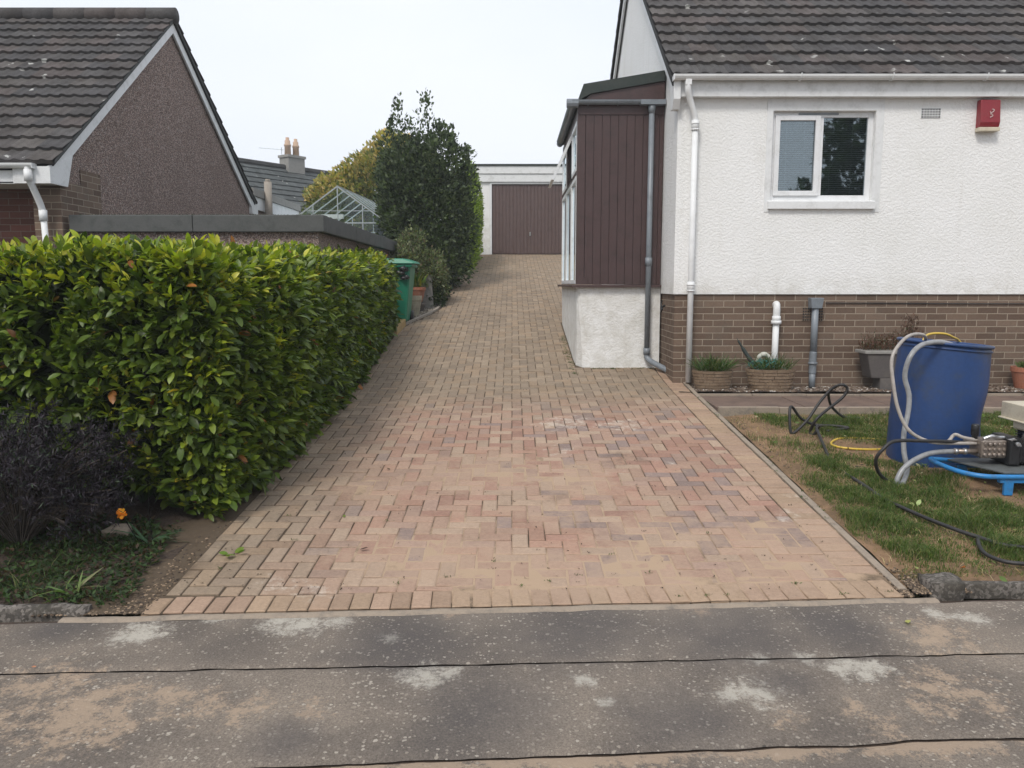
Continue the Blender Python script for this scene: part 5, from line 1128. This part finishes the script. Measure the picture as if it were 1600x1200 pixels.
for i in range(300):
    x = 4.52 + random.gauss(0, .05); P.append((x, random.uniform(8.95, 9.08), random.uniform(.9, 1.2))); D.append((random.gauss(0, .5), random.gauss(0, .3), 1)); L.append(.04); W.append(.004); C.append((.06, .03, .022))
leaves('plant', P, D, L, W, C, 'leaf_soft', TR, kind=2)
pot('plant_pot', 'terracotta pot with small plant at right edge, against the brick wall', (5.86, 9.0, .38), .15, .26, 'terracotta', (70, .1, .016, [(.10, .15, .05), (.13, .16, .07)]))

# ---------------------------------------------------------------- blue drum
DR = thing('blue_drum', 'open-topped squashed blue plastic drum standing on the lawn', 'drum', (3.37, 6.15, .17))
def drum_ring(t, off=0):
    z = .15 + t * .97; cx = 3.365 + .02 * t; a = .325; b2 = .31
    cx += -.03 * (1 - t); dent = .055 * math.exp(-((t - .42) / .16) ** 2); ring = []
    for k in range(44):
        th = 2 * math.pi * k / 44; c, s_ = math.cos(th), math.sin(th); rx = a - off - (dent * max(0, c) ** 1.5); bul = .012 * math.sin(math.pi * t)
        x = cx + (rx + bul) * c; y = 6.2 + (b2 - off + bul) * s_
        y += .03 * math.sin(3 * th + 2 * t) * .25; ring.append((x, y, z - t * .030 * (x - cx) / .35 ))
    return ring
V = []; ts = [i / 24 for i in range(25)]
for t in ts: V += drum_ring(t, .012 if t in (0,) else 0)
for t in reversed(ts[12:]): V += drum_ring(t, .008)
n = 44; R_ = len(V) // n
F = [(j * n + i, j * n + (i + 1) % n, (j + 1) * n + (i + 1) % n, (j + 1) * n + i) for j in range(R_ - 1) for i in range(n)] + [tuple(range(n))[::-1]] + [tuple((R_ - 1) * n + i for i in range(n))]
mk('body', V, F, 'drum_blue', DR, smooth=True)
m = MB(); rg = [Vector(p) for p in drum_ring(1.0, -.008)]; m.tube(rg + [rg[0]], .013, 8, False); rg = [Vector(p) - Vector((0, 0, .035)) for p in drum_ring(1.0, -.006)]; m.tube(rg + [rg[0]], .007, 6, False); m.build('rim', 'drum_blue', DR, smooth=True)

# ---------------------------------------------------------------- hoses
def hose(name, label, paths, r, mat):
    m = MB()
    for p in paths: m.tube(p, r, 10)
    return tag(centre(m.build(name, mat, smooth=True)), label, 'hose')
hose('thin_hose', 'thin pale hose looping from the drum rim down to the pump', [[(3.18, 6.12, 1.0), (3.17, 6.08, 1.12), (3.1, 5.96, 1.19), (2.97, 5.86, 1.21), (2.85, 5.78, 1.17), (2.75, 5.72, 1.05), (2.75, 5.68, .87), (2.78, 5.65, .69), (2.84, 5.62, .55), (2.93, 5.6, .48), (3.04, 5.58, .45), (3.13, 5.6, .46), (3.17, 5.62, .49), (3.19, 5.61, .505), (3.24, 5.6, .485), (3.37, 5.62, .46)], [(3.04, 5.58, .45), (3.2, 5.59, .445), (3.38, 5.62, .44)]], .0125, 'hose_pale')
hose('suction_hose', 'thick clear ribbed hose from inside the drum, looping on the grass', [[(3.42, 6.15, .95), (3.39, 6.08, 1.08), (3.33, 6.0, 1.12), (3.17, 5.9, 1.15), (3.01, 5.83, 1.13), (2.91, 5.78, 1.05), (2.88, 5.78, .91), (2.91, 5.76, .77), (2.90, 5.74, .64), (2.86, 5.70, .5), (2.85, 5.66, .36), (2.86, 5.62, .25), (2.82, 5.58, .175), (2.765, 5.52, .155), (2.73, 5.5, .18), (2.77, 5.52, .26), (2.86, 5.54, .33), (2.99, 5.56, .38), (3.17, 5.6, .385)]], .0185, 'hose_clear')
hose('black_hose', 'black hose looping out from the pump over the grass', [[(3.3, 5.64, .44), (3.1, 5.56, .465), (2.93, 5.5, .48), (2.68, 5.45, .49), (2.59, 5.43, .44), (2.55, 5.45, .36), (2.60, 5.5, .25), (2.72, 5.57, .165), (2.85, 5.62, .145)]], .0125, 'black_rubber')
HD1 = [(2.8, 6.95, .28), (3.01, 7.0, .30), (2.89, 7.05, .31), (2.75, 7.1, .31), (2.62, 7.1, .37), (2.52, 7.05, .48), (2.48, 7.0, .46), (2.475, 6.95, .29), (2.51, 6.95, .265), (2.64, 7.0, .37), (2.76, 7.05, .52), (2.86, 7.05, .64), (2.93, 7.0, .69), (2.985, 7.0, .65), (2.94, 7.0, .57), (2.79, 6.95, .47), (2.68, 6.9, .39), (2.65, 6.95, .27), (2.665, 6.9, .255), (2.69, 6.85, .34), (2.65, 6.8, .33), (2.60, 6.5, .24), (2.52, 6.2, .215), (2.48, 6.02, .19), (2.49, 5.82, .175), (2.49, 5.46, .165), (2.50, 5.2, .145), (2.56, 4.95, .13), (2.60, 4.78, .125), (2.67, 4.6, .115), (2.74, 4.5, .105), (2.81, 4.4, .095), (2.92, 4.36, .09), (3.04, 4.28, .085), (3.4, 4.2, .08)]
hose('stiff_hose', 'tangled stiff black hose standing up in loops on bare lawn', [HD1, [(3.31, 7.46, .31), (3.14, 7.4, .33), (2.98, 7.3, .44), (2.9, 7.2, .56), (2.87, 7.1, .63)]], .0125, 'black_rubber')
hose('lawn_hose', 'short dark hose half sunk in the grass near the front kerb', [[(2.73, 4.5, .10), (2.68, 4.4, .09), (2.65, 4.28, .08), (2.69, 4.18, .075), (2.78, 4.14, .075), (2.93, 4.10, .075), (3.3, 4.1, .075)]], .0115, 'black_rubber')
hose('yellow_hose', 'yellow garden hose looping on the lawn and over the drum rim', [[(3.5, 6.44, .215), (3.18, 6.44, .225), (2.93, 6.42, .225), (2.73, 6.48, .23), (2.70, 6.6, .24), (2.84, 6.76, .25), (3.04, 6.76, .25), (3.27, 6.7, .25), (3.6, 6.75, .25)], [(3.6, 6.75, .25), (3.85, 6.6, .25), (3.84, 6.48, .35), (3.86, 6.47, .45), (3.85, 6.47, .55), (3.80, 6.47, .75), (3.74, 6.46, 1.0), (3.62, 6.42, 1.12), (3.51, 6.30, 1.155), (3.4, 6.25, 1.19), (3.24, 6.2, 1.18), (3.16, 6.12, 1.08)]], .009, 'yellow_hose')

# ---------------------------------------------------------------- pressure washer
PW = thing('pressure_washer', 'petrol pressure washer with brass pump on a bright blue frame', 'pressure washer', (3.6, 5.55, .12))
m = MB()
m.tube([(3.30, 5.78, .275), (3.14, 5.76, .29), (3.08, 5.72, .30), (3.07, 5.6, .295), (3.12, 5.42, .28), (3.22, 5.32, .272), (3.36, 5.30, .27), (3.7, 5.30, .27), (4.1, 5.30, .27), (4.15, 5.36, .27), (4.15, 5.75, .27), (4.1, 5.8, .27), (3.7, 5.8, .27), (3.30, 5.8, .27)], .0175, 10)
m.build('frame', 'frame_blue', PW, smooth=True)
m = MB(); m.box(3.34, 4.1, 5.30, 5.34, .225, .268); m.build('rail', 'frame_blue', PW, bevel=.004); m = MB(); m.box(3.34, 4.1, 5.76, 5.8, .225, .268); m.build('rail', 'frame_blue', PW, bevel=.004)
m = MB(); m.prism([(3.27, 5.80, .285), (4.13, 5.80, .285), (4.13, 5.33, .285), (3.38, 5.33, .285), (3.22, 5.75, .285)], (0, 0, .008)); m.build('base_plate', 'plate_dark', PW)
for (x, y, dx) in ((3.40, 5.31, 0), (3.30, 5.72, .06), (4.05, 5.31, 0), (4.05, 5.74, 0)):
    m = MB(); m.prism([(x - .035, y - .012, .26), (x + .035, y - .012, .26), (x + .03 + dx, y - .012, .14), (x - .03 + dx, y - .012, .14)], (0, .024, 0)); m.build('leg', 'frame_blue', PW, bevel=.004)
m = MB(); m.box(3.34, 3.52, 5.54, 5.70, .345, .475); 
pb = m.build('pump', 'brass', PW, bevel=.012)
m = MB()
for i in range(5):
    for j in range(3): kk = random.uniform(.55, .95); m.lathe([(.017 * kk, 0), (.018 * kk, .010), (.012 * kk, .016 * kk), (.003, .017 * kk)], (0, 0, 0), 6); n_ = 4 * 6; m.v[-n_:] = [(3.362 + i * .034 + x, 5.54 - z, .372 + j * .038 + y) for x, y, z in m.v[-n_:]]
m.build('valve_cap', 'brass', pb, smooth=True)
m = MB(); m.tube([(3.35, 5.62, .46), (3.26, 5.62, .45)], .02, 8, False); m.tube([(3.35, 5.6, .385), (3.17, 5.6, .385)], .019, 8, False); m.tube([(3.34, 5.64, .44), (3.26, 5.64, .44)], .018, 8, False); m.build('pump_fitting', 'brass', pb, smooth=True)
for xx in (3.18, 3.245): 
    m = MB(); m.tube([(xx, 5.6, .385), (xx + .022, 5.6, .385)], .0235, 10, False); m.build('hose_clip', 'silver', pb, smooth=True)
m = MB(); m.lathe([(.02, 0), (.02, .02), (.026, .025), (.027, .095), (.022, .105), (.003, .107)], (3.33, 5.62, .475), 14); m.build('regulator_knob', 'black_plastic', PW, smooth=True)
m = MB(); m.tube([(3.37, 5.58, .48), (3.42, 5.57, .50), (3.47, 5.58, .49), (3.52, 5.58, .49)], .014, 8); m.build('bypass_pipe', 'silver', PW, smooth=True)
m = MB(); m.box(3.515, 3.60, 5.50, 5.74, .30, .50); m.box(3.60, 3.66, 5.52, 5.72, .31, .48); m.build('gearbox', 'black_plastic', PW, bevel=.015)
m = MB(); m.prism([(3.50, 5.50, .49), (3.545, 5.50, .50), (3.585, 5.50, .47), (3.60, 5.50, .44), (3.57, 5.50, .435), (3.53, 5.50, .475)], (0, .02, 0)); m.tube([(3.555, 5.495, .46), (3.555, 5.47, .46)], .016, 8, False); m.build('bracket', 'silver', PW, bevel=.003)
m = MB(); m.box(3.66, 3.98, 5.46, 5.76, .30, .42); m.box(3.70, 3.92, 5.50, 5.72, .42, .60)
for z in np.arange(.43, .6, .02): m.box(3.69, 3.93, 5.485, 5.735, z, z + .006)
m.build('engine', 'black_plastic', PW, bevel=.008)
m = MB(); m.box(3.63, 4.02, 5.50, 5.82, .60, .72); m.box(3.615, 4.03, 5.49, 5.83, .595, .608); m.build('fuel_tank', 'cream_tank', PW, bevel=.03)
m = MB(); m.box(3.645, 3.73, 5.50, 5.7, .535, .60); m.build('air_filter', 'cream_tank', PW, bevel=.015)
m = MB(); m.lathe([(.03, 0), (.032, .02), (.026, .03), (.003, .031)], (3.85, 5.66, .72), 14); m.build('tank_cap', 'black_plastic', PW, smooth=True)
m = MB(); m.tube([(3.68, 5.52, .60), (3.62, 5.48, .57), (3.585, 5.47, .52), (3.58, 5.48, .47)], .011, 7); m.tube([(3.69, 5.5, .54), (3.64, 5.48, .525), (3.60, 5.48, .51)], .009, 7); m.build('fuel_line', 'black_rubber', PW, smooth=True)

# ---------------------------------------------------------------- fallen leaves, debris, weeds in the joints
def sprig(name, label, c, n_, l_, col, mat='leaf_soft', cat='leaf', group=None):
    P = [(c[0] + random.uniform(-.02, .02) * n_ ** .5, c[1] + random.uniform(-.01, .01) * n_ ** .5, c[2] + .004) for _ in range(n_)]
    D = [(random.gauss(0, 1), random.gauss(0, .6), random.uniform(.0, .3)) for _ in range(n_)]
    o = leaves(name, P, D, np.array([l_ * random.uniform(.7, 1.1) for _ in range(n_)]), l_ * .24, [tuple(v * random.uniform(.8, 1.2) for v in col) for _ in range(n_)], mat, kind=3, droop=-.1)
    return tag(centre(o), label, cat, group)
sprig('fallen_leaf', 'cluster of green laurel leaves fallen on the near-left paving', (-1.61, 4.38, g(4.38) + .004), 5, .07, (.14, .22, .03))
sprig('fallen_leaf', 'single pale green leaf lying on the dark pavement at right', (1.85, 3.58, .004), 1, .055, (.40, .52, .16))
sprig('fallen_leaf', 'small orange leaf on the pavement at far left', (-1.98, 3.12, .004), 1, .02, (.5, .25, .12))
sprig('fallen_leaf', 'dark curled leaf debris on the sandy paving, right of the green leaves', (-.87, 4.44, g(4.44) + .004), 1, .05, (.03, .022, .016))
sprig('fallen_leaf', 'brown dead leaf on the paving midway up the near drive', (-.94, 5.94, g(5.94) + .004), 1, .04, (.10, .07, .04))
sprig('fallen_leaf', 'pale dry leaf on the bare lawn near the pump hose', (2.68, 5.1, lawn_h(2.68, 5.1) + .01), 2, .06, (.45, .42, .20))
sprig('fallen_leaf', 'orange-red leaf beside the broken kerb stub', (2.42, 4.12, .06), 2, .04, (.45, .14, .03))
sprig('fallen_leaf', 'green leaf sprig on paving beside the hedge foot', (-1.1, 4.95, g(4.95) + .004), 1, .04, (.14, .20, .04))
P, D, L, W, C = [], [], [], [], []
for i in range(420):
    x = random.uniform(-1.75, 1.95); y = 3.95 + random.random() ** 1.7 * 6; 
    if abs(x) > y * .64: continue
    for q in range(random.randint(1, 4)):
        P.append((x + random.gauss(0, .006), y + random.gauss(0, .006), g(y) + .003)); D.append((random.gauss(0, 1), random.gauss(0, 1), random.uniform(.1, 1))); L.append(random.uniform(.005, .014)); W.append(random.uniform(.0015, .004)); C.append(random.choice([(.03, .022, .016), (.05, .035, .02), (.02, .015, .012), (.10, .07, .04)]))
tag(leaves('leaf_litter', P, D, L, W, C, 'leaf_soft', kind=2), 'tiny dark twigs and leaf crumbs scattered over the paving', None, None, 'stuff')
P, D, L, W, C = [], [], [], [], []
spots = [(.57, 4.38), (-.35, 4.1), (.2, 4.05), (.85, 3.87), (1.0, 3.88), (1.1, 3.89), (1.95, 3.93), (1.7, 3.9), (-1.3, 4.6), (-.8, 4.9), (-1.6, 4.2), (.35, 4.12), (.75, 4.15), (1.2, 4.7), (-.1, 4.3), (1.5, 4.02), (-1.45, 5.0), (.05, 3.99), (-.6, 4.02)]
for i in range(70): y = random.uniform(9.6, 12); spots.append((PX0 - .07 + random.gauss(0, .02), y))
for i in range(30): spots.append((random.uniform(1.0, 1.85), 9.93 + random.gauss(0, .02)))
for i in range(25): y = random.uniform(4.2, 9); spots.append((2.03 + random.gauss(0, .02), y))
for (x, y) in spots:
    for q in range(10): P.append((x + random.gauss(0, .012), y + random.gauss(0, .008), g(y) + .001)); D.append((random.gauss(0, 1), random.gauss(0, 1), 1)); L.append(random.uniform(.008, .02)); W.append(.0025); k = random.uniform(.6, 1.3); C.append((.07 * k, .11 * k, .03 * k))
tag(leaves('joint_weeds', P, D, L, W, C, 'leaf_soft', kind=2), 'tufts of tiny weeds growing in the paving joints', None, None, 'stuff')
# soil crumbs at the front-left and right corners of the drive
m = MB()
for i in range(4200):
    if random.random() < .35: x = random.uniform(-2.3, -1.78); y = yedge(x) + abs(random.gauss(.1, .5))
    elif random.random() < .5: x = random.uniform(2.0, 2.35); y = yedge(x) + abs(random.gauss(0, .12))
    else: x = random.uniform(2.1, 2.9); y = random.uniform(5.4, 7.4)
    m.rock((x, y, g(y) + (.012 if x > 2.06 else -.002)), random.uniform(.003, .010), random.choice([(.08, .055, .035), (.14, .10, .065), (.05, .035, .025), (.28, .20, .13)]), .6)
tag(m.build('soil_crumbs', 'gravel_stone'), 'loose crumbs of soil along the edges of the drive', None, None, 'stuff')
P, D, L, W, C = [], [], [], [], []
for i in range(330):
    x = random.uniform(2.1, 4.6); y = random.uniform(4.0, 7.5)
    if x / y > .7: continue
    big = random.random() < .3; P.append((x, y, lawn_h(x, y) + random.uniform(.008, .03))); D.append((random.gauss(0, 1), random.gauss(0, 1), random.gauss(0, .25))); l_ = random.uniform(.03, .07) if big else random.uniform(.012, .03); L.append(l_); W.append(l_ * .22); C.append(random.choice([(.18, .26, .06), (.30, .36, .12), (.40, .38, .22), (.22, .14, .07), (.12, .18, .05)]))
tag(leaves('clippings', P, D, L, W, C, 'leaf_soft', kind=3, droop=.3), 'hedge clippings and leaf scraps scattered over the lawn', None, None, 'stuff')
# tree on the other side of the road (seen mirrored in the window)
bush('street_tree', 'leafy tree across the road, seen only as a reflection in the window', 'tree', [(15.6, -15, 6.5, 2.6, 3, 3.6), (18.5, -15, 8, 3.2, 3, 4), (12.4, -15, 4.2, 1.1, 1.5, 1.3)], 12000, .42, lambda p, d, k: random.choice([(.05, .08, .03), (.03, .05, .02)]), base=(13.5, -15, -.1))
# ---------------------------------------------------------------- damp air
hm = bpy.data.materials.new('haze'); hm.use_nodes = True; ht = hm.node_tree; ht.nodes.clear()
ho = ht.nodes.new('ShaderNodeOutputMaterial'); hv = ht.nodes.new('ShaderNodeVolumePrincipled'); hv.inputs['Density'].default_value = .002; hv.inputs['Color'].default_value = (.9, .93, .96, 1); hv.inputs['Anisotropy'].default_value = .1
ht.links.new(hv.outputs[0], ho.inputs['Volume']); MATS['haze'] = hm
m = MB(); m.box(-60, 60, -30, 70, -1.5, 13); o = m.build('haze', 'haze'); o['kind'] = 'stuff'
